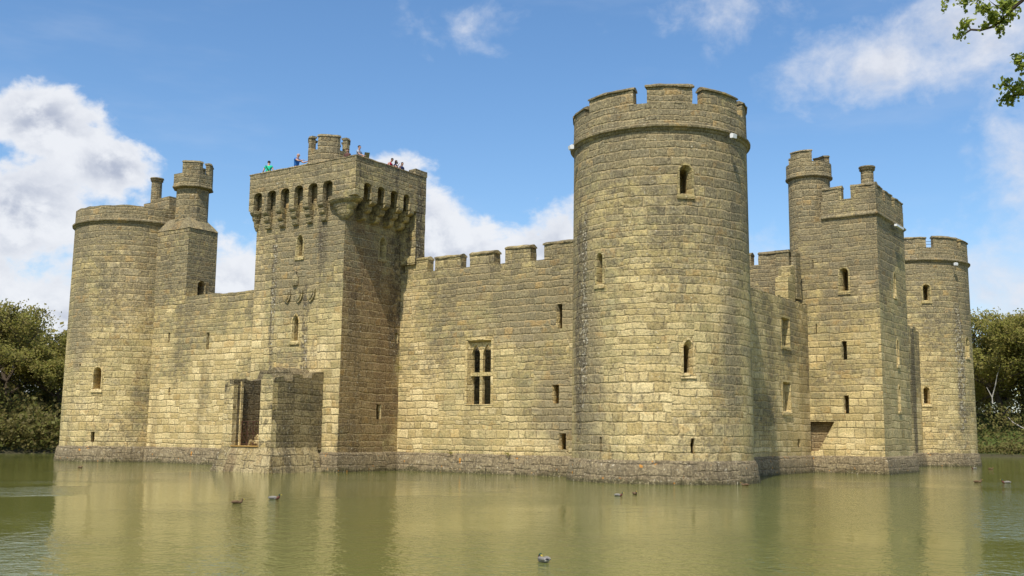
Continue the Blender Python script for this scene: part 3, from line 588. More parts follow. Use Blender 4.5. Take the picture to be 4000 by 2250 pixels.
def bar(bm, p, q, r=.016, n=5):
    p, q = Vector(p), Vector(q); d = (q - p).normalized(); s = d.orthogonal().normalized(); t_ = d.cross(s)
    A = [bm.verts.new(p + (s * cos(2 * pi * i / n) + t_ * sin(2 * pi * i / n)) * r) for i in range(n)]; B = [bm.verts.new(v.co + q - p) for v in A]
    bm.faces.new(A[::-1]); bm.faces.new(B)
    for i in range(n): bm.faces.new((A[i], A[(i + 1) % n], B[(i + 1) % n], B[i]))
bm = bmesh.new(); xa, xb = QL + .95, QR - 1.0; yy = .5; nb = 4
for i in range(nb + 1): x_ = xa + (xb - xa) * i / nb; bar(bm, (x_, yy, 1.4), (x_, yy, 2.78), .022)
bar(bm, (xa, yy, 2.74), (xb, yy, 2.74), .022); bar(bm, (xa, yy, 2.1), (xb, yy, 2.1)); bar(bm, (xa, yy, 1.5), (xb, yy, 1.5), .02)
for i in range(nb):
    a, b_ = xa + (xb - xa) * i / nb, xa + (xb - xa) * (i + 1) / nb
    for z0, z1 in ((1.5, 2.1), (2.1, 2.74)): bar(bm, (a, yy, z0), (b_, yy, z1), .013); bar(bm, (a, yy, z1), (b_, yy, z0), .013)
link('railing', bm, M['iron'], po)
bm = bmesh.new(); rr_ = random.Random(5)
for i in range(26):
    x_, y_ = rr_.uniform(xa, xb), rr_.uniform(.9, 2.6); s = rr_.uniform(.12, .3); z_ = 1.42 + rr_.uniform(0, .35) * (y_ > 1.5)
    mt = Matrix.Translation((x_, y_, z_ + s * .3)) @ Matrix.Rotation(rr_.uniform(0, 3), 4, Vector((rr_.random(), rr_.random(), 1)).normalized()); bmesh.ops.create_cube(bm, size=s, matrix=mt)
rough(bm, .03, .2, 3); link('rubble', bm, M['trim'], po)

# ------------------------------------------------------------------ east square tower
TS, TE, TN = 18.79, 5.71, 25.26
et = empty('square_tower', (0, TS, 0), 'square tower with tall round stair turret and squat chimney, left of the farthest tower', 'tower')
bm = bmesh.new(); box(bm, .6, TE, 0, TN - TS, .8, 16.2); body = link('tower_wall', bm, M['square'], et); cut = bmesh.new()
FEt = Face((TE, 0, 0), (0, 1, 0), (1, 0, 0))
opening(FS, et, cut, 'window', 3.53, 11.5, 13.0, .56, sw=.34, sz=(11.55, 12.95), soff=.02)
for s, z0, z1, w_, br in ((3.43, 7.12, 8.3, .28, .05), (3.45, 3.75, 4.86, .28, .07), (1.64, 8.9, 9.5, .07, 0), (1.55, 13.15, 13.7, .06, 0)): slit(FS, et, cut, s, z0, z1, w_, M['wall'], br)
for s, z0, z1 in ((3.67, 11.45, 13.0), (3.75, 6.95, 8.6), (3.7, 4.0, 5.6)): opening(FEt, et, cut, 'window', s, z0, z1, .42, sw=.2, kind='pointed')
# the shallow set-back low on the inner corner
prismcut(cut, FS, [(.3, 1.35), (1.55, 1.35), (2.64, 3.22), (.3, 3.22)], .3, -.46)
solved(body, cut)
bm = bmesh.new(); box(bm, .5, 2.66, .44, .8, .9, 3.3); link('set_back_stone', bm, M['brown'], et, label='smooth set-back stonework in the low inner corner, shade put into its brown')
plinth_path(et, [(.9, 0), (TE, 0), (TE, TN - TS), (1, TN - TS)], False)
bm = bmesh.new(); sweep(bm, [(2.2, 0), (TE, 0), (TE, TN - TS), (1, TN - TS)], [(-.5, 16.18), (.0, 16.18), (.04, 16.24), (.14, 16.32), (.14, 16.40), (.01, 16.52), (-.5, 16.52)], False); rough(bm, .014, .5, 6); link('string_course', bm, M['cap'], et)
bm = bmesh.new(); sweep(bm, [(2.2, 0), (TE, 0), (TE, TN - TS), (.7, TN - TS), (.7, 2)], [(-.45, 16.52), (0, 16.52), (0, 17.5), (-.45, 17.5)], False); rough(bm, .018, .5, 6); link('parapet', bm, M['wall'], et)
bm = bmesh.new(); box(bm, .8, TE - .44, .44, TN - TS - .44, 16.21, 16.9); link('roof_deck', bm, M['cap'], et)
crest_merlon(et, 2.28, 3.54, .01, .44, 17.48, 18.42, seed=11); crest_merlon(et, 4.13, TE - .01, .01, .44, 17.48, 18.42, seed=12)
crest_merlon(et, TE - .44, TE - .01, .45, 1.55, 17.48, 18.40, 'y', seed=13); crest_merlon(et, TE - .44, TE - .01, 2.2, 3.75, 17.48, 18.35, 'y', seed=14); crest_merlon(et, TE - .44, TE - .01, 4.5, 6.45, 17.48, 18.3, 'y', seed=15)
turret(et, 'stair_turret', .95, 1.40, 1.36, 9.5, 19.3, 20.35, 21.15, n=12, seg=10, rot=0, crown=.12, mer=((-122, -62), (40, 90), (120, 170)), cap=.1, label='tall round stair turret with worn crown', mfill=1)
chimney(et, TE - .85, 1.3, .42, 17.4, 19.75)

# east curtain, south and north of the square tower
ce = empty('curtain_wall', (1.09, 4, 0), 'receding wall with ragged top and twin-light windows, partly shaded by the nearest tower', 'wall')
bm = bmesh.new(); top = ragged(-.8, 14.8, 10.75, 10.78, .06); prism(bm, [(-.8, .8)] + top + [(14.8, .8)], 'x', -1.6, 0)
body = link('wall_face', bm, M['wall'], ce); cut = bmesh.new(); Fc = Face((0, 0, 0), (0, 1, 0), (1, 0, 0))
for s, z0, z1 in ((10.7, 7.75, 9.5), (10.65, 3.75, 5.55)):
    wb = opening(Fc, ce, cut, 'window', s, z0, z1, 1.35, sw=1.15, sz=(z0 + .03, z1 - .08), kind='flat', deep=.7, band=.12, sdep=.25)
    bm = bmesh.new(); prism(bm, [(s - .07, z0 + .02), (s + .07, z0 + .02), (s + .07, z1 - .09), (s - .07, z1 - .09)], 'x', -.36, -.16); link('mullion', bm, M['trim'], wb)
opening(Fc, ce, cut, 'window', 4.4, 7.4, 9.3, .6, kind='flat', deep=.8); slit(Fc, ce, cut, 12.6, 1.6, 2.1, .4, M['wall'], .1, deep=.7)
solved(body, cut); plinth_path(ce, [(0, -.6), (0, 14.6)], False)
cn = empty('curtain_wall', (2.4, 25.3, 0), 'narrow glimpse of crumbling wall between square tower and farthest round tower', 'wall')
bm = bmesh.new(); top = ragged(0, 12.0, 11.2, 11.3, .25) + ragged(12.0, 16.9, 11.5, 10.6, .3, .7); prism(bm, [(0, .8)] + top + [(16.9, .8)], 'x', -1.6, 0); link('wall_face', bm, M['streaky'], cn); plinth_path(cn, [(0, 0), (0, 16.6)], False)
# inner wall seen above the east curtain
iw = empty('inner_wall', (-4, 17.2, 0), 'higher battlemented wall behind the receding one, left of the square tower', 'wall')
bm = bmesh.new(); box(bm, -8, 3.8, 0, .8, 1, 13.4); rough(bm, .02, .6, 5); link('wall_face', bm, M['wall'], iw)
for i, (x0, x1) in enumerate([(-2.2, -.4), (.1, 1.92), (2.43, 3.72)]): crest_merlon(iw, x0, x1, .02, .6, 13.39, 14.28, seed=30 + i)
bm = bmesh.new(); box(bm, 3.82, 4.66, -.45, .5, 1, 14.0); box(bm, 3.78, 4.72, -.5, .55, 14.003, 14.15); rough(bm, .03, .35, 6); link('broken_pier', bm, M['wall'], iw)
bm = bmesh.new(); box(bm, 4.74, 5.07, -.25, .6, 11, 14.02); rough(bm, .04, .35, 6); link('broken_pier', bm, M['wall'], iw)
bm = bmesh.new(); prism(bm, [(-1.7, 8), (-1.7, 12.2), (-1.2, 12.3), (-1.15, 12.9), (-.46, 13.1), (-.46, 8)], 'x', 4.2, 5.04); rough(bm, .04, .35, 7); link('broken_pier', bm, M['trim'], iw)

# hidden sides and courtyard: plain walls so that the castle is closed, grass inside
for nm, x0, x1, y0, y1, lb in (('curtain_wall', -43.5, -41.8, 3, 43, 'plain west wall of the castle, hidden behind the leftmost round tower'), ('curtain_wall', -40, -2, 44.6, 46.3, 'plain north wall of the castle, hidden behind the south front')):
    bm = bmesh.new(); box(bm, x0, x1, y0, y1, -1, 11); o = link(nm, bm, M['wall']); tag(o, lb, 'wall', None, 'thing')
rg = empty('inner_range', (-10, 4.6, 0), 'ruined rubble wall inside the courtyard, glimpsed through the mullioned window', 'wall')
bm = bmesh.new(); prism(bm, [(-9, 1)] + ragged(-9, 8, 7.5, 8.2, .3) + [(8, 1)], 'y', 0, .8); rough(bm, .04, .6, 1); link('wall_face', bm, M['streaky'], rg)

# ------------------------------------------------------------------ water
wm, t, b = mat('moat_water'); tcx = t.new('ShaderNodeTexCoord'); PO = tcx.outputs['Object']; x, y, z = t.xyz(PO)
cl = t.noise(PO, .045, 3); murk = t.mix(cl, (.128, .140, .032), (.158, .166, .040)); t.put(b.inputs['Base Color'], murk)
b.inputs['Roughness'].default_value = .05; b.inputs['IOR'].default_value = 1.33; b.inputs['Specular IOR Level'].default_value = .5
# open water outside the lee of the castle is ruffled by the breeze
dx_ = t.m('SUBTRACT', -17, t.m('ADD', x, t.m('MULTIPLY', y, -.62)))   # metres west of the castle's lee
west = t.step(t.m('ADD', t.m('MULTIPLY', t.m('SUBTRACT', x, 24.239), -.558), t.m('MULTIPLY', t.m('SUBTRACT', y, -47.877), -.83)), .1, .9)
near = t.step(t.m('ADD', t.m('MULTIPLY', x, -.83), t.m('MULTIPLY', y, .55)), -25.0, -19.5, 1, 0)
val_ = t.m('ADD', t.m('ADD', t.m('MULTIPLY', x, -.83), t.m('MULTIPLY', y, .55)), t.m('MULTIPLY', t.m('SUBTRACT', t.noise(PO, .3, 2), .5), 6)); band = t.m('MULTIPLY', t.step(val_, -9.5, -7.5), t.step(val_, -3, -1, 1, 0)); near = t.m('MAXIMUM', near, band)
bank = t.noise(t.comb(t.m('MULTIPLY', x, .35), t.m('MULTIPLY', y, .35), 1.), .22, 3, .5)
ruf = t.step(bank, .46, .58)
wav1 = t.noise(t.comb(x, t.m('MULTIPLY', y, 1.), 0.), 5.5, 3, .55, .3); wav2 = t.noise(t.comb(t.m('ADD', x, 40), t.m('MULTIPLY', y, 1.), 0.), 1.6, 2, .5, .2)
amp = t.m('ADD', t.m('ADD', .0045, t.m('MULTIPLY', ruf, .012)), t.m('MULTIPLY', t.m('MULTIPLY', west, near), .022))
hgt = t.m('ADD', t.m('MULTIPLY', wav1, amp), t.m('MULTIPLY', wav2, t.m('MULTIPLY', amp, 1.6)))
bp = t.new('ShaderNodeBump'); bp.inputs['Strength'].default_value = 1; bp.inputs['Distance'].default_value = 1; t.put(bp.inputs['Height'], hgt); t.l.new(bp.outputs[0], b.inputs['Normal'])
bm = bmesh.new(); box(bm, -75, 60, -52, 110, -.004, 0); [bm.faces.remove(f) for f in [f for f in bm.faces if f.calc_center_median().z < -.001]]
water = link('water', bm, wm); tag(water, 'murky green moat water reflecting the castle', None, None, 'structure')

# ------------------------------------------------------------------ ground: bed of the moat, banks, far fields, one sheet
gm, t, b = mat('grass_bank'); tcx = t.new('ShaderNodeTexCoord'); PO = tcx.outputs['Object']
g1 = t.noise(PO, .35, 5, .6); g2 = t.noise(PO, 6, 4, .7); z = t.xyz(PO)[2]
gc = t.mix(g2, t.mix(g1, (.045, .07, .014), (.075, .095, .022)), (.10, .12, .03))
gc = t.mix(t.step(t.m('ADD', z, t.m('MULTIPLY', g1, .5)), .45, .75, 1, 0), gc, (.065, .058, .028)); t.put(b.inputs['Base Color'], gc)
bp = t.new('ShaderNodeBump'); bp.inputs['Distance'].default_value = .1; t.put(bp.inputs['Height'], g2); t.l.new(bp.outputs[0], b.inputs['Normal'])
MX0, MX1, MY0, MY1 = -66, 46, -45.3, 100
def ground_z(x_, y_):
    dx = max(MX0 - x_, x_ - MX1, 0); dy = max(MY0 - y_, y_ - MY1, 0); out = math.hypot(dx, dy)
    if out == 0:
        ins = min(x_ - MX0, MX1 - x_, y_ - MY0, MY1 - y_); zz = -min(1.4, ins * .5) - .03
        cin = min(x_ + 41, 0 - x_, y_ - 2, 44 - y_)
        if cin > 0: zz = 1.0
        return zz
    far = max(0, out - 4)
    rise = (.5 if x_ < MX0 else .45 if y_ > MY1 else .06) * far
    return min(.62, out * .35) + min(rise, 5.5) * (.3 if y_ < MY0 else 1) + .25 * noise.noise(Vector((x_, y_, 0)) * .12) * min(1, out * .3)
def axis(lo, hi, near0, near1, step):
    p = []; v = near0
    while v < near1: p.append(v); v += step
    p.append(near1); d = step; v = near0
    while v > lo: d *= 1.35; v -= d; p.insert(0, max(v, lo))
    d = step; v = near1
    while v < hi: d *= 1.35; v += d; p.append(min(v, hi))
    return p
XS = sorted(set([round(v, 3) for v in axis(-900, 900, -78, 58, 2.0)] + [MX0 - .8, MX0, MX1, MX1 + .8])); YS = sorted(set([round(v, 3) for v in axis(-900, 900, -58, 112, 2.0)] + [MY0 - .8, MY0, MY1, MY1 + .8]))
bm = bmesh.new(); G_ = [[bm.verts.new((x_, y_, ground_z(x_, y_))) for y_ in YS] for x_ in XS]
for i in range(len(XS) - 1):
    for j in range(len(YS) - 1): bm.faces.new((G_[i][j], G_[i + 1][j], G_[i + 1][j + 1], G_[i][j + 1]))
tag(link('ground', bm, gm), 'grassy banks around the moat and fields beyond', None, None, 'structure')
# ------------------------------------------------------------------ trees
def leafmat(name, stops, transl=.5):
    m, t, b = mat(name); g = t.new('ShaderNodeNewGeometry'); tcx = t.new('ShaderNodeTexCoord')
    cl = t.noise(tcx.outputs['Object'], .35, 3, .6)
    k = t.m('ADD', t.m('MULTIPLY', g.outputs['Random Per Island'], .6), t.m('MULTIPLY', cl, .5))
    c = t.ramp(k, stops); t.put(b.inputs['Base Color'], c); b.inputs['Roughness'].default_value = .6
    tr = t.new('ShaderNodeBsdfTranslucent'); t.put(tr.inputs[0], c); mx = t.new('ShaderNodeMixShader'); mx.inputs[0].default_value = transl
    o = [n for n in t.n if n.type == 'OUTPUT_MATERIAL'][0]; t.l.new(b.outputs[0], mx.inputs[1]); t.l.new(tr.outputs[0], mx.inputs[2]); t.l.new(mx.outputs[0], o.inputs[0]); return m
M['leaf_spring'] = leafmat('spring_leaves', [(.15, (.20, .205, .04)), (.45, (.28, .265, .055)), (.7, (.31, .25, .08)), (.95, (.27, .28, .065))])
M['leaf_dark'] = leafmat('thicket_leaves', [(.15, (.12, .105, .035)), (.5, (.20, .165, .055)), (.8, (.21, .22, .055)), (1, (.28, .21, .10))])
M['leaf_oak'] = leafmat('young_oak_leaves', [(.15, (.16, .21, .03)), (.5, (.28, .33, .05)), (.8, (.40, .42, .08)), (1, (.44, .30, .09))], .4)
M['bark'] = plain('bark', (.085, .065, .045), .9, .35, 3); M['dead'] = plain('bare_dead_wood', (.42, .38, .33), .8, .2, 4)
def mesh_pd(name, vs, fs, m):
    me = bpy.data.meshes.new(name); me.from_pydata(vs, [], fs); me.materials.append(m); me.update(); return me
def leaves_at(pts, rad, per, size, rnd, vs, fs, flat=.8, up=.0):
    for p in pts:
        for _ in range(per):
            d = Vector((rnd.gauss(0, rad), rnd.gauss(0, rad), rnd.gauss(0, rad * flat) + up)); c = Vector(p) + d
            a = Vector((rnd.gauss(0, 1), rnd.gauss(0, 1), rnd.gauss(0, 1))).normalized(); b_ = a.orthogonal().normalized()
            s = size * rnd.uniform(.6, 1.4); i = len(vs)
            vs += [tuple(c - a * s * .5), tuple(c + b_ * s * .35), tuple(c + a * s * .5), tuple(c - b_ * s * .35)]; fs.append((i, i + 1, i + 2, i + 3))
def tube(vs, fs, pts, rs, n=6):
    rings = []
    for i, p in enumerate(pts):
        p = Vector(p); d = (Vector(pts[min(i + 1, len(pts) - 1)]) - Vector(pts[max(i - 1, 0)])).normalized()
        s = d.cross(Vector((.3, .2, .93))).normalized() if abs(d.z) < .98 else Vector((1, 0, 0)); t_ = d.cross(s); base = len(vs)
        for k in range(n): vs.append(tuple(p + (s * cos(2 * pi * k / n) + t_ * sin(2 * pi * k / n)) * rs[i]))
        rings.append(base)
    for a, b_ in zip(rings, rings[1:]):
        for k in range(n): fs.append((a + k, a + (k + 1) % n, b_ + (k + 1) % n, b_ + k))
    fs.append(tuple(rings[0] + k for k in range(n))[::-1]); fs.append(tuple(rings[-1] + k for k in range(n)))
def tree_meshes(seed, H, spread, bare, lsize, per, droop=0):
    rnd = random.Random(seed); tv, tf, tips = [], [], []
    def grow(p, d, L, r, dep):
        n = 4; pts = [p]; q = Vector(p); dd = d.copy()
        for i in range(n):
            dd = (dd + Vector((rnd.gauss(0, .16), rnd.gauss(0, .16), rnd.gauss(0, .1) + (.05 if dep > 0 else 0) - droop * dep * .03))).normalized(); q = q + dd * L / n; pts.append(tuple(q))
            if dep >= 2 and i > 0: tips.append(tuple(q))
        tube(tv, tf, pts, [r * (1 - .45 * i / n) for i in range(n + 1)], 7 if dep < 2 else 4)
        if dep == 4: tips.append(tuple(q)); return
        k = 5 if dep == 0 else rnd.choice((3, 3, 4)); off = rnd.random() * 6.28
        for j in range(k):
            a = off + j * 6.283 / k + rnd.gauss(0, .3); tl = rnd.uniform(.45, 1.05) * spread
            e = (dd * cos(tl) + (Vector((cos(a), sin(a), 0)) * sin(tl)) + Vector((0, 0, .12))).normalized()
            st = Vector(pts[-1]) if (j < 2 or dep == 4) else Vector(pts[rnd.choice((2, 3))])
            grow(tuple(st), e, L * rnd.uniform(.62, .82), r * .52, dep + 1)
    grow((0, 0, -.5), Vector((0, 0, 1)), H * .30, H * .022, 0)
    mz = max(p[2] for p in tips); sc = H / (mz + .4)
    tv = [tuple(c * sc for c in v) for v in tv]; tips = [tuple(c * sc for c in p) for p in tips]
    rnd.shuffle(tips); tips = tips[:int(len(tips) * (1 - bare))]
    lv, lf = [], []; leaves_at(tips, H * .030, per, lsize, rnd, lv, lf)
    return mesh_pd('trunk', tv, tf, M['bark']), (lv, lf)
VAR = []
for seed, H, sp, bare, per in ((11, 14, 1.1, .1, 26), (12, 14, 1.0, .05, 30), (13, 14, 1.15, .3, 14), (14, 14, .95, .15, 22)):
    tm, (lv, lf) = tree_meshes(seed, H, sp, bare, .30, per); VAR.append((tm, mesh_pd('crown', lv, lf, M['leaf_spring'])))
def place_tree(v, x_, y_, h, rz, label, group, sx_=1.):
    z_ = ground_z(x_, y_) - .1; o = empty('tree', (x_, y_, z_), label, 'tree', group, rz); s = h / 14; o.scale = (s * sx_, s * sx_, s)
    for nm, me in (('trunk', VAR[v][0]), ('crown', VAR[v][1])):
        c = bpy.data.objects.new(nm, me); C.objects.link(c); c.parent = o
    return o
GL, GR = 'trees on the left bank', 'trees on the right bank'
place_tree(2, -76.5, 9.5, 11.6, 1.0, 'tall thin-crowned tree at left edge, its open top showing sky', GL, 1.0)
place_tree(0, -75, 4.2, 10.2, 2.2, 'dense rounded tree at the very left edge of the bank', GL, 1.0)
place_tree(1, -74, 13.5, 9.8, .3, 'dense green tree beside the left edge of the leftmost tower', GL, 1.0)
place_tree(3, -73, 17.5, 9.8, 4.0, 'bushy tree half hidden behind the leftmost tower', GL)
place_tree(1, -84, 6.5, 9.0, 5.0, 'lower tree on the slope behind the dense one at the left edge', GL)
place_tree(0, -86, 14.0, 9.5, 3.0, 'broad tree on the slope behind the thin-crowned one', GL)
place_tree(3, -82, 1.0, 9.5, .8, 'pale-leaved tree farther left on the bank', GL)
place_tree(2, -3.2, 112, 17.2, .5, 'tall oak with bare branching crown beside the farthest tower', GR, 1.1)
place_tree(1, 4.2, 114, 15.5, 2.0, 'dense tree at the right edge of the picture', GR)
place_tree(0, -8.5, 110, 12.5, 4.1, 'lower bushy tree hard by the farthest tower', GR)
place_tree(3, 0.5, 123, 13.0, 1.1, 'yellow-green tree on the slope behind the tall oak', GR)
place_tree(1, -6, 121, 12.5, 3.1, 'darker tree on the slope behind the lower bushy one', GR)
place_tree(1, 3, 131, 14, 2.6, 'backmost dense tree on the right bank, filling the gap behind the others', GR)
place_tree(3, -5, 133, 14, 5.6, 'backmost tree on the right bank, directly behind the tall oak', GR)
# bleached dead limbs among the right-hand trees
for (p0, pts, lb) in (((-4.3, 106.5, 0), [(0, 0, 0), (.25, 0, 3.5), (.1, 0, 6.2), (-.5, -.2, 7.6), (.6, -.1, 7.9), (.9, -.2, 9.2), (1.35, -.2, 10.3)], 'bleached dead tree stem with a forked white tip, beside the farthest tower'),
                      ((-1.0, 105.5, 0), [(-1.2, 0, 3.9), (-.6, 0, 3.2), (.2, 0, 2.7), (.9, .1, 2.3), (1.2, .3, 0)], 'fallen white branch leaning on the right bank below the dead stem')):
    p = (p0[0], p0[1], ground_z(p0[0], p0[1])); vs, fs = [], []
    if len(pts) == 7: tube(vs, fs, [(.12, 0, 5.4), pts[2], pts[3]], [.09, .07, .03]); tube(vs, fs, [pts[2], pts[4], pts[5], pts[6]], [.07, .06, .05, .02])
    else: tube(vs, fs, pts, [.03, .06, .07, .06, .04])
    o = bpy.data.objects.new('dead_branch', mesh_pd('dead_branch', vs, fs, M['dead'])); C.objects.link(o); o.location = p; tag(o, lb, 'dead branch')
# tangled thicket along the water's edge: nobody could count it
rnd = random.Random(9); vs, fs = [], []
def thicket(n, fx, hmax, size=.34):
    pts = []
    for _ in range(n):
        x_, y_, k = fx(); h = hmax * k * (.45 + .55 * noise.noise(Vector((x_ * .35, y_ * .35, 3))) + .35)
        pts.append((x_, y_, ground_z(x_, y_) + rnd.uniform(.0, max(.5, h))))
    leaves_at(pts, .35, 7, size, rnd, vs, fs)
thicket(5200, lambda: (rnd.uniform(-74, -66.2), rnd.uniform(-12, 40), 1.0), 3.6)
thicket(2600, lambda: (rnd.uniform(-90, -73), rnd.uniform(-5, 40), .8), 3.)
thicket(1500, lambda: (rnd.uniform(-40, 30), rnd.uniform(100.8, 104), .5), 2.4)
thicket(4200, lambda: (rnd.uniform(-30, 25), rnd.uniform(104, 130), 1.), 5.2)
o = bpy.data.objects.new('undergrowth', mesh_pd('undergrowth', vs, fs, M['leaf_dark'])); C.objects.link(o); tag(o, 'tangled brown-green undergrowth along the banks', None, None, 'stuff')
vs, fs, tv, tf = [], [], [], []
for i in range(210):
    side = rnd.random()
    if side < .4: x_, y_ = rnd.uniform(-150, -95), rnd.uniform(-120, 170)
    elif side < .8: x_, y_ = rnd.uniform(-90, 90), rnd.uniform(140, 170)
    else: x_, y_ = rnd.uniform(75, 130), rnd.uniform(-60, 150)
    z_ = ground_z(x_, y_); h = rnd.uniform(7, 11)
    pts = [(x_ + rnd.gauss(0, h * .25), y_ + rnd.gauss(0, h * .25), z_ + h * rnd.uniform(.25, 1)) for _ in range(24)]
    leaves_at(pts, .9, 16, .75, rnd, vs, fs); tube(vs, fs, [(x_, y_, z_ - .5), (x_, y_, z_ + h * .6)], [.3, .15], 5)
o = bpy.data.objects.new('far_woodland', mesh_pd('far_woodland', vs, fs, M['leaf_spring'])); C.objects.link(o); tag(o, 'far-off woodland beyond the banks', None, None, 'stuff')

# overhanging oak: trunk stands on the near bank, right of the camera
TW = {'a': [(23.551, -41.452, 4.897), (23.33, -41.416, 4.74), (23.276, -41.41, 4.706), (23.251, -41.405, 4.681), (23.205, -41.401, 4.652), (23.155, -41.398, 4.623), (23.088, -41.406, 4.613), (23.037, -41.419, 4.623), (23.007, -41.419, 4.608), (22.982, -41.426, 4.614)], 'b': [(23.463, -41.469, 4.913), (23.239, -41.446, 4.783), (23.223, -41.427, 4.729), (23.216, -41.418, 4.701), (23.213, -41.401, 4.656)], 'c': [(23.369, -41.465, 4.874), (23.154, -41.454, 4.768), (23.182, -41.436, 4.735), (23.216, -41.418, 4.701)], 'd': [(23.251, -41.405, 4.681), (23.246, -41.422, 4.725), (23.267, -41.444, 4.788)], 'e': [(23.545, -41.43, 4.843), (23.33, -41.416, 4.74)], 'f': [(23.037, -41.419, 4.623), (23.021, -41.431, 4.648), (23.014, -41.44, 4.668)], 'g': [(23.138, -41.422, 4.679), (23.168, -41.423, 4.694), (23.207, -41.405, 4.664)], 'h': [(23.324, -41.474, 4.882), (23.083, -41.482, 4.808), (23.033, -41.481, 4.782), (23.025, -41.473, 4.759)], 'i': [(23.083, -41.482, 4.808), (22.989, -41.5, 4.807), (22.914, -41.512, 4.799), (22.907, -41.506, 4.78)], 'j': [(23.083, -41.482, 4.808), (23.108, -41.467, 4.78), (23.094, -41.462, 4.76)], 'k': [(23.561, -41.32, 4.56), (23.37, -41.309, 4.466), (23.298, -41.31, 4.437), (23.268, -41.314, 4.436)], 'l': [(23.37, -41.309, 4.466), (23.303, -41.295, 4.397), (23.274, -41.296, 4.386), (23.28, -41.282, 4.346)], 'm': [(23.582, -41.236, 4.317), (23.347, -41.237, 4.233), (23.276, -41.244, 4.223), (23.221, -41.253, 4.225), (23.219, -41.261, 4.25), (23.184, -41.282, 4.299)], 'n': [(23.219, -41.261, 4.25), (23.175, -41.262, 4.231), (23.139, -41.259, 4.202)], 'o': [(23.221, -41.253, 4.225), (23.2, -41.25, 4.207), (23.209, -41.24, 4.176)], 'p': [(23.155, -41.398, 4.623), (23.132, -41.402, 4.622), (23.109, -41.408, 4.63)], 'q': [(23.165, -41.398, 4.627), (23.184, -41.388, 4.61), (23.18, -41.384, 4.596)]}
CLU = [(23.12, -41.44, 4.718), (23.105, -41.442, 4.716), (23.143, -41.438, 4.722), (23.156, -41.422, 4.686), (23.165, -41.414, 4.67), (23.177, -41.403, 4.647), (23.199, -41.397, 4.639), (23.154, -41.408, 4.648), (23.185, -41.413, 4.677), (23.233, -41.425, 4.727), (23.226, -41.42, 4.712), (23.238, -41.413, 4.698), (23.119, -41.409, 4.636), (23.109, -41.408, 4.63), (23.013, -41.438, 4.661), (23.02, -41.441, 4.672), (22.999, -41.433, 4.641), (22.978, -41.424, 4.607), (22.974, -41.419, 4.593), (23.186, -41.386, 4.604), (23.18, -41.383, 4.593), (23.274, -41.403, 4.687), (23.259, -41.399, 4.671), (23.25, -41.42, 4.72), (23.261, -41.423, 4.732), (23.042, -41.478, 4.778), (23.024, -41.483, 4.783), (23.268, -41.314, 4.439), (23.288, -41.307, 4.426), (23.274, -41.295, 4.384), (23.286, -41.287, 4.365), (23.264, -41.308, 4.417), (23.179, -41.283, 4.303), (23.188, -41.278, 4.291), (23.251, -41.268, 4.288), (23.269, -41.265, 4.288), (23.27, -41.252, 4.248), (23.187, -41.255, 4.216), (23.206, -41.251, 4.212), (23.167, -41.255, 4.206), (23.23, -41.264, 4.266), (23.247, -41.258, 4.256), (23.203, -41.245, 4.189), (23.273, -41.247, 4.233), (23.228, -41.393, 4.642), (23.28, -41.421, 4.734), (23.221, -41.435, 4.748)]
def off(p, sd=0): q = Vector(p); return tuple(q + Vector((-.1, .88, .33)) * (.35 * noise.noise(q * 6 + Vector((0, 0, 4)))))
ok = empty('oak_tree', (33, -48.5, ground_z(33, -48.5)), 'oak with fresh yellow-green leaves overhanging the top right corner', 'tree'); org = ok.location
vs, fs = [], []; J = Vector((29.5, -45.2, 6.9)) - org
tube(vs, fs, [(0, 0, -.5), (.1, .1, 1.5), (-.2, .3, 3.4), (-.1, .2, 5.5), (.3, .4, 8.5), (.2, .1, 12)], [.5, .4, .34, .28, .18, .05], 12)
tube(vs, fs, [(-.2, .3, 3.4), (-1.6, 1.6, 5.4), tuple(J)], [.2, .15, .10], 8)
tube(vs, fs, [(-.1, .2, 5.5), (1.5, -1, 7.4), (3.2, -2.4, 9.4)], [.17, .12, .05], 8); tube(vs, fs, [(.3, .4, 8.5), (-.9, -1.2, 10), (-1.6, -2.6, 11.4)], [.1, .08, .04], 6)
H1 = Vector((24.6, -41.9, 5.45)) - org; H2 = Vector((24.7, -41.5, 4.9)) - org
tube(vs, fs, [tuple(J), tuple((J + H1) / 2 + Vector((0, 0, .25))), tuple(H1), tuple(Vector(off(TW['a'][0])) - org)], [.10, .06, .03, .012], 7)
tube(vs, fs, [tuple((J + H1) / 2 + Vector((0, 0, .25))), tuple(H2), tuple(Vector(off(TW['m'][0])) - org)], [.05, .025, .011], 6)
for k_, h_ in (('b', H1), ('c', H1), ('e', H1), ('h', H1), ('d', None), ('k', H2)):
    if h_ is not None: tube(vs, fs, [tuple(h_), tuple(Vector(off(TW[k_][0])) - org)], [.02, .008], 5)
for k_, pl in TW.items():
    r0 = {'a': .0115, 'm': .010, 'e': .006, 'b': .007, 'k': .008}.get(k_, .005); n_ = len(pl)
    tube(vs, fs, [tuple(Vector(off(p)) - org) for p in pl], [r0 * (1 - .65 * i / n_) for i in range(n_)], 6)
c = bpy.data.objects.new('trunk', mesh_pd('trunk', vs, fs, M['bark'])); C.objects.link(c); c.parent = ok
vs, fs = [], []; rnd = random.Random(4)
for p in CLU: leaves_at([tuple(Vector(off(p)) - org)], rnd.uniform(.013, .021), rnd.randint(20, 38), .026, rnd, vs, fs)
for k_ in 'hij':
    for p in TW[k_][1:]: leaves_at([tuple(Vector(off(p)) - org - Vector((0, 0, .02)))], .010, 14, .022, rnd, vs, fs, 1.6)
crown = [(rnd.gauss(0, 2.2), rnd.gauss(-.5, 2.0), rnd.uniform(5.5, 12.5)) for _ in range(420)] + [tuple(J + Vector((rnd.gauss(.6, .5), rnd.gauss(-.4, .5), rnd.gauss(.4, .4)))) for _ in range(50)]
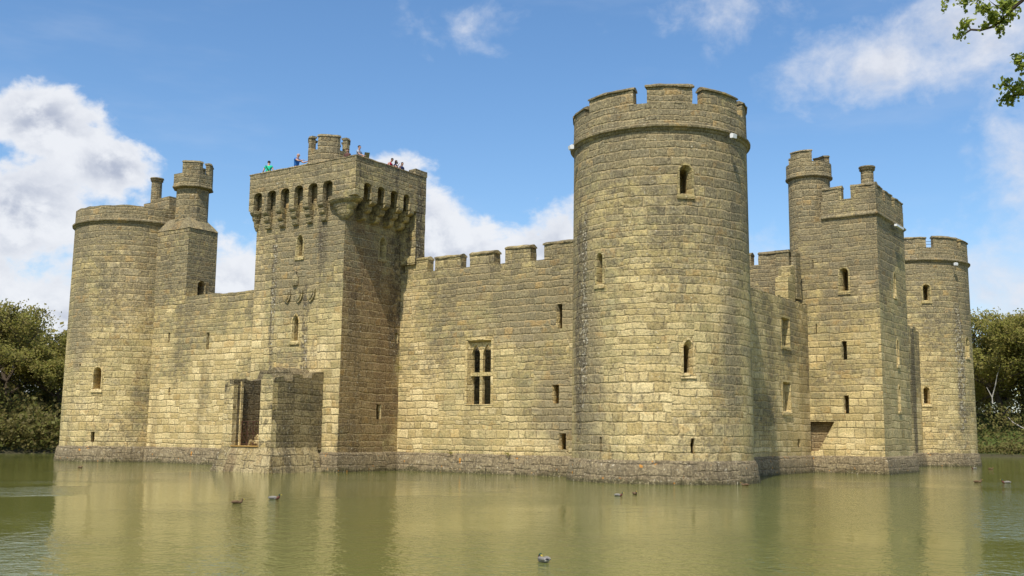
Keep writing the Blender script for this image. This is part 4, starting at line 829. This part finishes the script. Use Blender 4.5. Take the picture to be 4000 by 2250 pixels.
leaves_at(crown, .35, 18, .09, rnd, vs, fs)
c = bpy.data.objects.new('crown', mesh_pd('crown', vs, fs, M['leaf_oak'])); C.objects.link(c); c.parent = ok

# ------------------------------------------------------------------ skinned figures
def skinned(name, V, E, m, par=None, root=0, sub=1, post=None):
    me = bpy.data.meshes.new(name); me.from_pydata([v[0] for v in V], E, []); o = bpy.data.objects.new(name, me); C.objects.link(o)
    sk = o.modifiers.new('s', 'SKIN'); sk.use_smooth_shade = True; sk.branch_smoothing = .6; lay = me.skin_vertices[0].data
    for i, v in enumerate(V):
        r_ = v[1]; lay[i].radius = r_ if isinstance(r_, tuple) else (r_, r_); lay[i].use_root = (i == root)
    sb = o.modifiers.new('u', 'SUBSURF'); sb.levels = sb.render_levels = sub
    bpy.context.view_layer.update(); dg = bpy.context.evaluated_depsgraph_get(); nm = bpy.data.meshes.new_from_object(o.evaluated_get(dg), depsgraph=dg)
    o.modifiers.clear(); o.data = nm; bpy.data.meshes.remove(me)
    for q in (m if isinstance(m, list) else [m]): nm.materials.append(q)
    nm.polygons.foreach_set('use_smooth', [True] * len(nm.polygons))
    if post: post(nm)
    if par: o.parent = par
    return o
skin1 = plain('skin', (.52, .31, .22), .6, .06); skin2 = plain('skin_tanned', (.45, .26, .18), .6, .06); face_dark = plain('eyes_and_brows', (.05, .03, .025), .5, .1)
def cloth(n_, c_): return plain(n_, c_, .9, .12, 30)
def person(x_, y_, head_top, face, label, shirt, hair, trousers=(.05, .06, .09), lean=0., arms=((.25, .15, -.1), (.25, .15, -.1)), bald=False, sleeve=.5, head_turn=0, z0=16.9, strap=False, hold=None, longhair=False):
    """local frame: +y is the way the chest faces. arms: (out, forward, down) of each wrist from its shoulder, left then right"""
    H = head_top - z0; k = H / 1.72; o = empty('person', (x_, y_, z0), label, 'person', None, RAD(face) - pi / 2); o['group'] = 'visitors on the gatehouse roof' if z0 > 10 else 'visitors on the far banks'
    def P(a, b_, c_): # lean forward about the hips
        if c_ > .95: dz = c_ - .95; return (a * k, (b_ + dz * sin(lean)) * k, (.95 + dz * cos(lean)) * k)
        return (a * k, b_ * k, c_ * k)
    V = [(P(0, 0, .95), (.13 * k, .09 * k)), (P(0, 0, 1.12), (.115 * k, .08 * k)), (P(0, .01, 1.30), (.13 * k, .085 * k)), (P(0, 0, 1.41), (.07 * k, .06 * k)), (P(0, .01, 1.50), (.055 * k, .055 * k))]
    E = [(0, 1), (1, 2), (2, 3), (3, 4)]
    ht = RAD(head_turn); hx, hy = -sin(ht), cos(ht)
    V += [(P(.01 * hx, .02 + .01 * hy, 1.57), (.072 * k, .085 * k)), (P(.015 * hx, .025 + .01 * hy, 1.635), (.078 * k, .092 * k)), (P(0, .01, 1.69), (.05 * k, .06 * k))]; E += [(4, 5), (5, 6), (6, 7)]
    J = {}
    for sd, (ao, af, ad) in zip((-1, 1), arms):
        s = P(sd * .185, 0, 1.40); wv = Vector((sd * ao, af, ad)) * k; L1 = .29 * k; L2 = .26 * k; D = min(wv.length, (L1 + L2) * .98); dirn = wv.normalized()
        bend = Vector((sd * .3, -.3, -1)); bend = (bend - dirn * bend.dot(dirn)).normalized(); a_ = (L1 * L1 - L2 * L2 + D * D) / (2 * D); h_ = sqrt(max(L1 * L1 - a_ * a_, 0))
        el = Vector(s) + dirn * a_ + bend * h_; wr = Vector(s) + dirn * D; i = len(V)
        V += [(s, (.056 * k,) * 2), (tuple(Vector(s).lerp(el, .5)), (.047 * k,) * 2), (tuple(el), (.040 * k,) * 2), (tuple(wr), (.027 * k,) * 2), (tuple(wr + (wr - el).normalized() * .06 * k), (.036 * k, .018 * k))]
        E += [(2, i), (i, i + 1), (i + 1, i + 2), (i + 2, i + 3), (i + 3, i + 4)]; J[sd] = (Vector(s), el, wr)
        hd = (wr - el).normalized(); ac = hd.cross(Vector((0, .2, 1))).normalized(); pm = i + 4; pb = Vector(V[pm][0])
        for f_ in range(4):
            b0 = pb + ac * (f_ - 1.5) * .017 * k + hd * .03 * k; ln = (.036, .042, .039, .030)[f_] * k; j = len(V)
            V += [(tuple(b0), (.008 * k,) * 2), (tuple(b0 + hd * ln), (.0075 * k,) * 2), (tuple(b0 + hd * ln * 1.6 + Vector((0, 0, -.014 * k))), (.006 * k,) * 2)]; E += [(pm, j), (j, j + 1), (j + 1, j + 2)]
        j = len(V); V += [(tuple(pb - ac * .035 * k), (.009 * k,) * 2), (tuple(pb - ac * .055 * k + hd * .03 * k), (.007 * k,) * 2)]; E += [(pm, j), (j, j + 1)]
    for sd in (-1, 1):
        i = len(V); V += [(P(sd * .09, 0, .88), (.09 * k,) * 2), (P(sd * .10, .02, .50), (.058 * k,) * 2), (P(sd * .105, 0, .10), (.038 * k,) * 2), (P(sd * .11, .06, .04), (.045 * k, .035 * k)), (P(sd * .115, .16, .03), (.035 * k, .022 * k))]
        E += [(0, i), (i, i + 1), (i + 1, i + 2), (i + 2, i + 3), (i + 3, i + 4)]
    body = skinned('body', V, E, skin2 if k < .97 else skin1, o, 0, 1)
    # face: nose, ears, eyes, mouth folded into one small feature mesh on the head
    hc = Vector(P(.015 * hx, .025 + .01 * hy, 1.62)); fwd = Vector((hx, hy * cos(lean), -sin(lean) * hy)).normalized(); sdv = fwd.cross(Vector((0, 0, 1))).normalized(); upv = sdv.cross(fwd)
    def blob(bm, c_, r_, m_=0):
        n0 = len(bm.faces); bmesh.ops.create_icosphere(bm, subdivisions=1, radius=1, matrix=Matrix.Translation(c_) @ Matrix(((sdv.x * r_[0], fwd.x * r_[1], upv.x * r_[2], 0), (sdv.y * r_[0], fwd.y * r_[1], upv.y * r_[2], 0), (sdv.z * r_[0], fwd.z * r_[1], upv.z * r_[2], 0), (0, 0, 0, 1))))
        bm.faces.ensure_lookup_table()
        for f_ in bm.faces[n0:]: f_.material_index = m_
    bm = bmesh.new(); blob(bm, hc + fwd * .098 * k - upv * .015 * k, (.014 * k, .02 * k, .026 * k))
    for sg in (-1, 1): blob(bm, hc + fwd * .083 * k + sdv * sg * .032 * k + upv * .012 * k, (.013 * k, .008 * k, .008 * k), 1); blob(bm, hc + sdv * sg * .078 * k, (.012 * k, .018 * k, .028 * k))
    blob(bm, hc + fwd * .082 * k - upv * .058 * k, (.022 * k, .008 * k, .006 * k), 1)
    fo = link('face', bm, [skin1, face_dark], body)
    if not bald:
        bm = bmesh.new(); n0 = 0; blob(bm, hc - fwd * .016 * k + upv * .035 * k, (.088 * k, .098 * k, .082 * k))
        if longhair: blob(bm, hc - fwd * .05 * k - upv * .04 * k, (.085 * k, .06 * k, .13 * k))
        bmesh.ops.subdivide_edges(bm, edges=bm.edges, cuts=1, use_grid_fill=True, smooth=.6)
        for v in bm.verts:
            if (v.co - hc).dot(fwd) > .055 * k and (v.co - hc).dot(upv) < .05 * k: v.co -= fwd * .06 * k
            v.co += noise.noise_vector(v.co * 30) * .006
        link('hair', bm, hair, body, sharp=80)
    g_ = 1.13
    SV = [(V[0][0], (.17 * k, .13 * k)), (V[1][0], (.165 * k, .13 * k)), (P(0, .01, 1.33), (.19 * k, .14 * k)), (P(0, 0, 1.455), (.115 * k, .10 * k))]; SE_ = [(0, 1), (1, 2), (2, 3)]
    for sd in (-1, 1):
        s, el, wr = J[sd]; i = len(SV)
        if sleeve > 0: SV += [(tuple(s), (.092 * k,) * 2), (tuple(s.lerp(el, sleeve)), (.075 * k,) * 2)]; SE_ += [(2, i), (i, i + 1)]
        if sleeve > .9: SV += [(tuple(el.lerp(wr, .85)), (.042 * k,) * 2)]; SE_ += [(i + 1, i + 2)]
    skinned('shirt', SV, SE_, shirt, o, 0, 1)
    TV = [(P(0, 0, .97), (.16 * k, .12 * k)), (P(0, 0, .90), (.16 * k, .12 * k))]; TE_ = [(0, 1)]
    for sd in (-1, 1): i = len(TV); TV += [(P(sd * .09, 0, .84), (.10 * k,) * 2), (P(sd * .10, .02, .50), (.073 * k,) * 2), (P(sd * .105, 0, .10), (.058 * k,) * 2)]; TE_ += [(1, i), (i, i + 1), (i + 1, i + 2)]
    skinned('trousers', TV, TE_, cloth('trouser_cloth', trousers), o, 0, 1)
    if strap:
        bm = bmesh.new(); pts = [P(-.13, -.10, 1.42), P(-.04, -.13, 1.30), (0.07 * k, -.135 * k, 1.15 * k), (.15 * k, -.10 * k, 1.0 * k)]
        for p, q in zip(pts, pts[1:]): bar(bm, p, q, .022 * k, 6)
        link('shoulder_strap', bm, cloth('black_strap', (.02, .02, .02)), o)
    return o, J, k
hb = plain('dark_hair', (.035, .022, .016), .7, .3, 60); hbr = plain('brown_hair', (.10, .05, .028), .7, .3, 60)
person(-24.45, -4.72, 18.80, 115, 'person in green shirt with black shoulder strap, back turned, at left roof corner', cloth('green_shirt', (.02, .48, .27)), hb, strap=True, arms=((.22, .12, -.42), (.30, .12, -.40)), lean=.08)
person(-22.05, -4.66, 18.93, 10, 'bald person in a blue shirt reaching an arm towards the roof turret', cloth('blue_shirt', (.03, .16, .50)), hb, bald=True, arms=((.0, .50, -.12), (.05, .50, -.16)), lean=.12)
person(-17.85, -4.62, 18.55, 290, 'long-haired child peeping over the parapet below the turret', cloth('brown_top', (.12, .06, .05)), hbr, longhair=True, arms=((.1, .15, -.4), (.1, .15, -.4)), z0=17.1)
g_, JJ, kk = person(-16.98, -4.58, 18.66, 20, 'dark-haired person in a pale grey short-sleeved shirt holding a board', cloth('grey_shirt', (.33, .35, .40)), hb, arms=((.05, .38, -.30), (.02, .38, -.32)), sleeve=.65, head_turn=-10)
bm = bmesh.new(); a = RAD(20); cx_, cy_ = -16.98 + .50 * cos(a), -4.58 + .50 * sin(a); d_ = Vector((-sin(a), cos(a), 0)); n_ = Vector((cos(a) * .5, sin(a) * .5, .86))
Bx = Matrix(((cos(RAD(-55)), 0, sin(RAD(-55)), 0), (0, 1, 0, 0), (-sin(RAD(-55)), 0, cos(RAD(-55)), 0), (0, 0, 0, 1)))
bmesh.ops.create_cube(bm, size=1, matrix=Matrix.Translation((cx_, cy_, 18.03)) @ Matrix.Rotation(RAD(-35), 4, 'Z') @ Bx @ Matrix.Diagonal((.40, .30, .012, 1)))
bmesh.ops.bevel(bm, geom=bm.edges[:], offset=.004, segments=1)
tag(link('board', bm, plain('khaki_board', (.22, .22, .13), .7)), 'khaki information board held by the grey-shirted person', 'board')
person(-16.98, -2.10, 18.50, 10, 'person in a crimson sleeveless top leaning forward on the parapet', cloth('crimson_top', (.50, .02, .06)), hb, lean=.5, arms=((.02, .34, -.30), (.05, .36, -.30)), sleeve=0, head_turn=-15)
person(-16.92, -1.50, 18.46, 20, 'person in navy holding up a camera, beside the crimson top', cloth('navy_top', (.03, .035, .09)), hb, lean=.1, arms=((.0, .30, -.02), (.0, .30, -.02)), head_turn=35, longhair=True)
bm = bmesh.new(); bmesh.ops.create_cube(bm, size=1, matrix=Matrix.Translation((-16.60, -1.66, 18.22)) @ Matrix.Rotation(.35, 4, 'Z') @ Matrix.Diagonal((.06, .13, .08, 1))); bmesh.ops.bevel(bm, geom=bm.edges[:], offset=.01, segments=1)
bmesh.ops.create_uvsphere(bm, u_segments=10, v_segments=6, radius=.035, matrix=Matrix.Translation((-16.56, -1.70, 18.22)))
tag(link('handheld_camera', bm, M['iron_dark']), 'small dark camera held over the parapet by the person in navy', 'camera')
person(-16.94, -.92, 18.46, 5, 'dark-haired boy in a navy shirt at the right end of the roof group', cloth('dark_blue_shirt', (.035, .05, .13)), hb, lean=.12, arms=((.05, .32, -.34), (.05, .32, -.34)), head_turn=-20)
white = cloth('white_shirt', (.75, .75, .78))
for x_, y_, lb, tt in ((-77.5, 8.6, 'far walker in white shirt and white sun hat on the left bank', white), (-77.5, 6.35, 'far walker in a lilac top at the left edge of the left bank', cloth('lilac_top', (.45, .42, .6)))):
    zz = ground_z(x_, y_); q = person(x_, y_, zz + 1.7, 20, lb, tt, hb, z0=zz)[0]
    if 'hat' in lb:
        bm = bmesh.new(); revolve(bm, [(.01, 1.66), (.2, 1.64), (.2, 1.66), (.11, 1.68), (.10, 1.76), (.01, 1.78)], seg=30); link('sun_hat', bm, white, q)
zz = ground_z(-.4, 117.0); person(-.4, 117.0, zz + 1.7, 270, 'far walker in pale clothes on the right bank at the picture edge', white, hb, z0=zz)

# ------------------------------------------------------------------ floodlights
def flood(x_, y_, z_, ang, label, arm=.42):
    o = empty('floodlight', (x_, y_, z_), label, 'floodlight', 'white floodlights on the towers', RAD(ang)); o.scale = (.85, .8, .8)
    bm = bmesh.new(); bar(bm, (-.12, 0, .02), (arm, 0, .02), .02, 6); box(bm, -.1, -.06, -.08, .08, -.08, .12); link('bracket', bm, M['iron_dark'], o)
    bm = bmesh.new(); prism(bm, [(arm - .02, -.14), (arm + .20, -.17), (arm + .24, .06), (arm + .1, .14), (arm - .02, .1)], 'y', -.17, .17); bmesh.ops.bevel(bm, geom=bm.edges[:], offset=.015, segments=1); link('housing', bm, M['metal_white'], o)
    bm = bmesh.new(); box(bm, arm + .02, arm + .17, -.13, .13, -.185, -.165); link('glass', bm, M['lens'], o); return o
for ang, lb in ((-17, 'white floodlight below the parapet on the right side of the nearest tower'), (-127, 'white floodlight below the parapet on the left side of the nearest tower')):
    flood((R0 + .03) * cos(RAD(ang)), (R0 + .03) * sin(RAD(ang)), 16.62, ang, lb)
flood(1.069 + (R0 + .03) * cos(RAD(-33)), 45.97 + (R0 + .03) * sin(RAD(-33)), 16.55, -33, 'small white floodlight on the farthest round tower')
o = empty('strip_light', (TE, 22.7, 16.1), 'long white strip light slung under the string course of the square tower', 'floodlight')
bm = bmesh.new(); box(bm, .28, .45, -.85, .85, -.10, .04); bmesh.ops.bevel(bm, geom=bm.edges[:], offset=.02, segments=1); link('housing', bm, M['metal_white'], o)
bm = bmesh.new(); bar(bm, (-.02, -.6, .0), (.3, -.6, -.02), .02); bar(bm, (-.02, .6, 0), (.3, .6, -.02), .02); bar(bm, (-.02, .1, -.5), (.95, .75, -1.1), .018); link('bracket', bm, M['iron_dark'], o)
bm = bmesh.new()
for h_ in (.28, .52):
    pts = [((R0 - .2) * cos(RAD(a)), (R0 - .2) * sin(RAD(a)), 17.95 + h_) for a in (-64, -60, -56, -52)]
    for p, q in zip(pts, pts[1:]): bar(bm, p, q, .02)
    pts = [((R0 - .2) * cos(RAD(a)), (R0 - .2) * sin(RAD(a)), 17.95 + h_) for a in (-25, -20, -15)]
    for p, q in zip(pts, pts[1:]): bar(bm, p, q, .02)
link('safety_rail', bm, M['iron_dark'], ne)

# ------------------------------------------------------------------ ducks
dk = dict(green=plain('drake_head', (.01, .05, .03), .35), chest=plain('drake_chest', (.12, .045, .03), .8), grey=plain('drake_flank', (.24, .22, .19), .8, .3, 60), black=plain('duck_black', (.02, .02, .02), .7), brown=plain('duck_brown', (.16, .10, .055), .9, .5, 70), bill=plain('duck_bill', (.45, .33, .05), .5), tailw=plain('duck_white', (.4, .38, .34), .8))
def duck(x_, y_, face, label, kind='drake', s=1., pose='swim'):
    o = empty('duck', (x_, y_, 0), label, 'duck', 'ducks on the moat', RAD(face)); s *= .75; o.scale = (s, s, s)
    V = [((-.27, 0, .085), .022), ((-.21, 0, .065), (.055, .04)), ((-.10, 0, .045), (.10, .075)), ((.06, 0, .045), (.105, .08)), ((.16, 0, .06), (.07, .07))]; E = [(0, 1), (1, 2), (2, 3), (3, 4)]
    if pose == 'sleep': V += [((.15, .0, .13), (.045, .045)), ((.09, .02, .165), (.045, .042)), ((.03, .03, .155), (.035, .03))]; E += [(4, 5), (5, 6), (6, 7)]; bl = ((.03, .03, .15), (-.04, .04, .13))
    else: V += [((.185, 0, .11), (.045, .045)), ((.19, 0, .155), (.036, .036)), ((.20, 0, .195), (.04, .038)), ((.235, 0, .195), (.03, .03))]; E += [(4, 5), (5, 6), (6, 7), (7, 8)]; bl = ((.25, 0, .190), (.315, 0, .178))
    ms_ = [dk['grey'], dk['chest'], dk['green'], dk['black'], dk['tailw']] if kind == 'drake' else [dk['brown']] * 5
    def post(me):
        for p in me.polygons:
            x0, y0, z0 = p.center; p.material_index = 2 if (z0 > .15 and x0 > -.02) else 1 if x0 > .09 else 3 if x0 < -.22 and z0 > .06 else 4 if x0 < -.2 else 0
    bd = skinned('body', V, E, ms_, o, 2, 1, post)
    bm = bmesh.new(); p, q = Vector(bl[0]), Vector(bl[1]); d = (q - p).normalized(); sd = d.cross(Vector((0, 0, 1))).normalized(); L = []
    for f_, w_, h_ in ((0, .02, .016), (.5, .016, .010), (.85, .019, .006), (1, .008, .003)):
        c_ = p.lerp(q, f_); L.append([bm.verts.new(c_ + sd * a_ * w_ + Vector((0, 0, b_ * h_))) for a_, b_ in ((-1, -1), (1, -1), (1, 1), (-1, 1))])
    for A, B in zip(L, L[1:]):
        for i in range(4): bm.faces.new((A[i], A[(i + 1) % 4], B[(i + 1) % 4], B[i]))
    bm.faces.new(L[0][::-1]); bm.faces.new(L[-1]); link('bill', bm, dk['bill'], bd)
    for sg in (-1, 1):
        bm = bmesh.new(); bmesh.ops.create_uvsphere(bm, u_segments=10, v_segments=6, radius=1, matrix=Matrix.Translation((-.07, sg * .082, .085)) @ Matrix.Diagonal((.17, .028, .05, 1))); link('wing', bm, dk['grey'] if kind == 'drake' else dk['brown'], bd)
    return o
duck(-2.16, -23.59, 30, 'mallard drake with dark head swimming rightwards near the gatehouse reflection', 'drake', 1.1)
duck(-1.46, -25.74, 50, 'small brown duck left of the swimming drake', 'hen', .95)
duck(13.93, -32.11, 150, 'sleeping drake with tucked head, closest of all at the bottom of the picture', 'drake', 1.0, 'sleep')
duck(5.07, -13.52, 20, 'brown duck, left one of the pair below the nearest tower', 'drake', .9)
duck(5.02, -12.17, -45, 'dark upright duck, right one of the pair below the nearest tower', 'hen', .95)
duck(5.15, -1.9, 200, 'brown duck floating against the foot of the nearest tower', 'hen', .95)
duck(12.5, 11.01, 10, 'dark brown duck in open water left of the pale drake at right', 'hen', 1.1)
duck(13.8, 11.23, 190, 'pale-flanked drake nearest the right edge of the picture', 'drake', 1.25)
duck(6.98, 37.6, 200, 'tiny pale duck below the farthest round tower', 'drake', 1.1)
duck(8.04, 38.12, 20, 'tiny dark duck right of the pale one below the farthest tower', 'hen', 1.)
duck(-31.2, -11.8, 10, 'rust-brown duck in front of the leftmost round tower', 'hen', .9)

# ------------------------------------------------------------------ weeds rooted in the walls
rnd = random.Random(21)
for x_, y_, z_, r_, lb in ((-17.45, .0, 6.1, .16, 'small green weed in the angle of gatehouse and long wall'), (-9.3, -.17, 1.12, .13, 'weed on the plinth of the long wall, under its mullioned window'), (-13.3, -.17, 1.12, .09, 'tiny weed on the plinth ledge near the gatehouse'), (-20.2, -4.9, 5.75, .2, 'grassy weeds on the broken top of the ruined porch'), (-3.9, 41.9, 1.2, .3, 'moss cushion on the plinth of the farthest tower')):
    if 'farthest' in lb: a = RAD(-30); x_, y_ = 1.069 + 4.55 * cos(a), 45.97 + 4.55 * sin(a)
    vs, fs = [], []; leaves_at([(0, 0, 0), (r_ * .8, 0, -.03), (-r_ * .7, .02, .02)], r_ * .5, 26, .05, rnd, vs, fs)
    o = bpy.data.objects.new('wall_plant', mesh_pd('wall_plant', vs, fs, M['leaf_dark'] if 'moss' in lb else M['leaf_spring'])); C.objects.link(o); o.location = (x_, y_, z_); tag(o, lb, 'plant', 'weeds growing on the masonry')
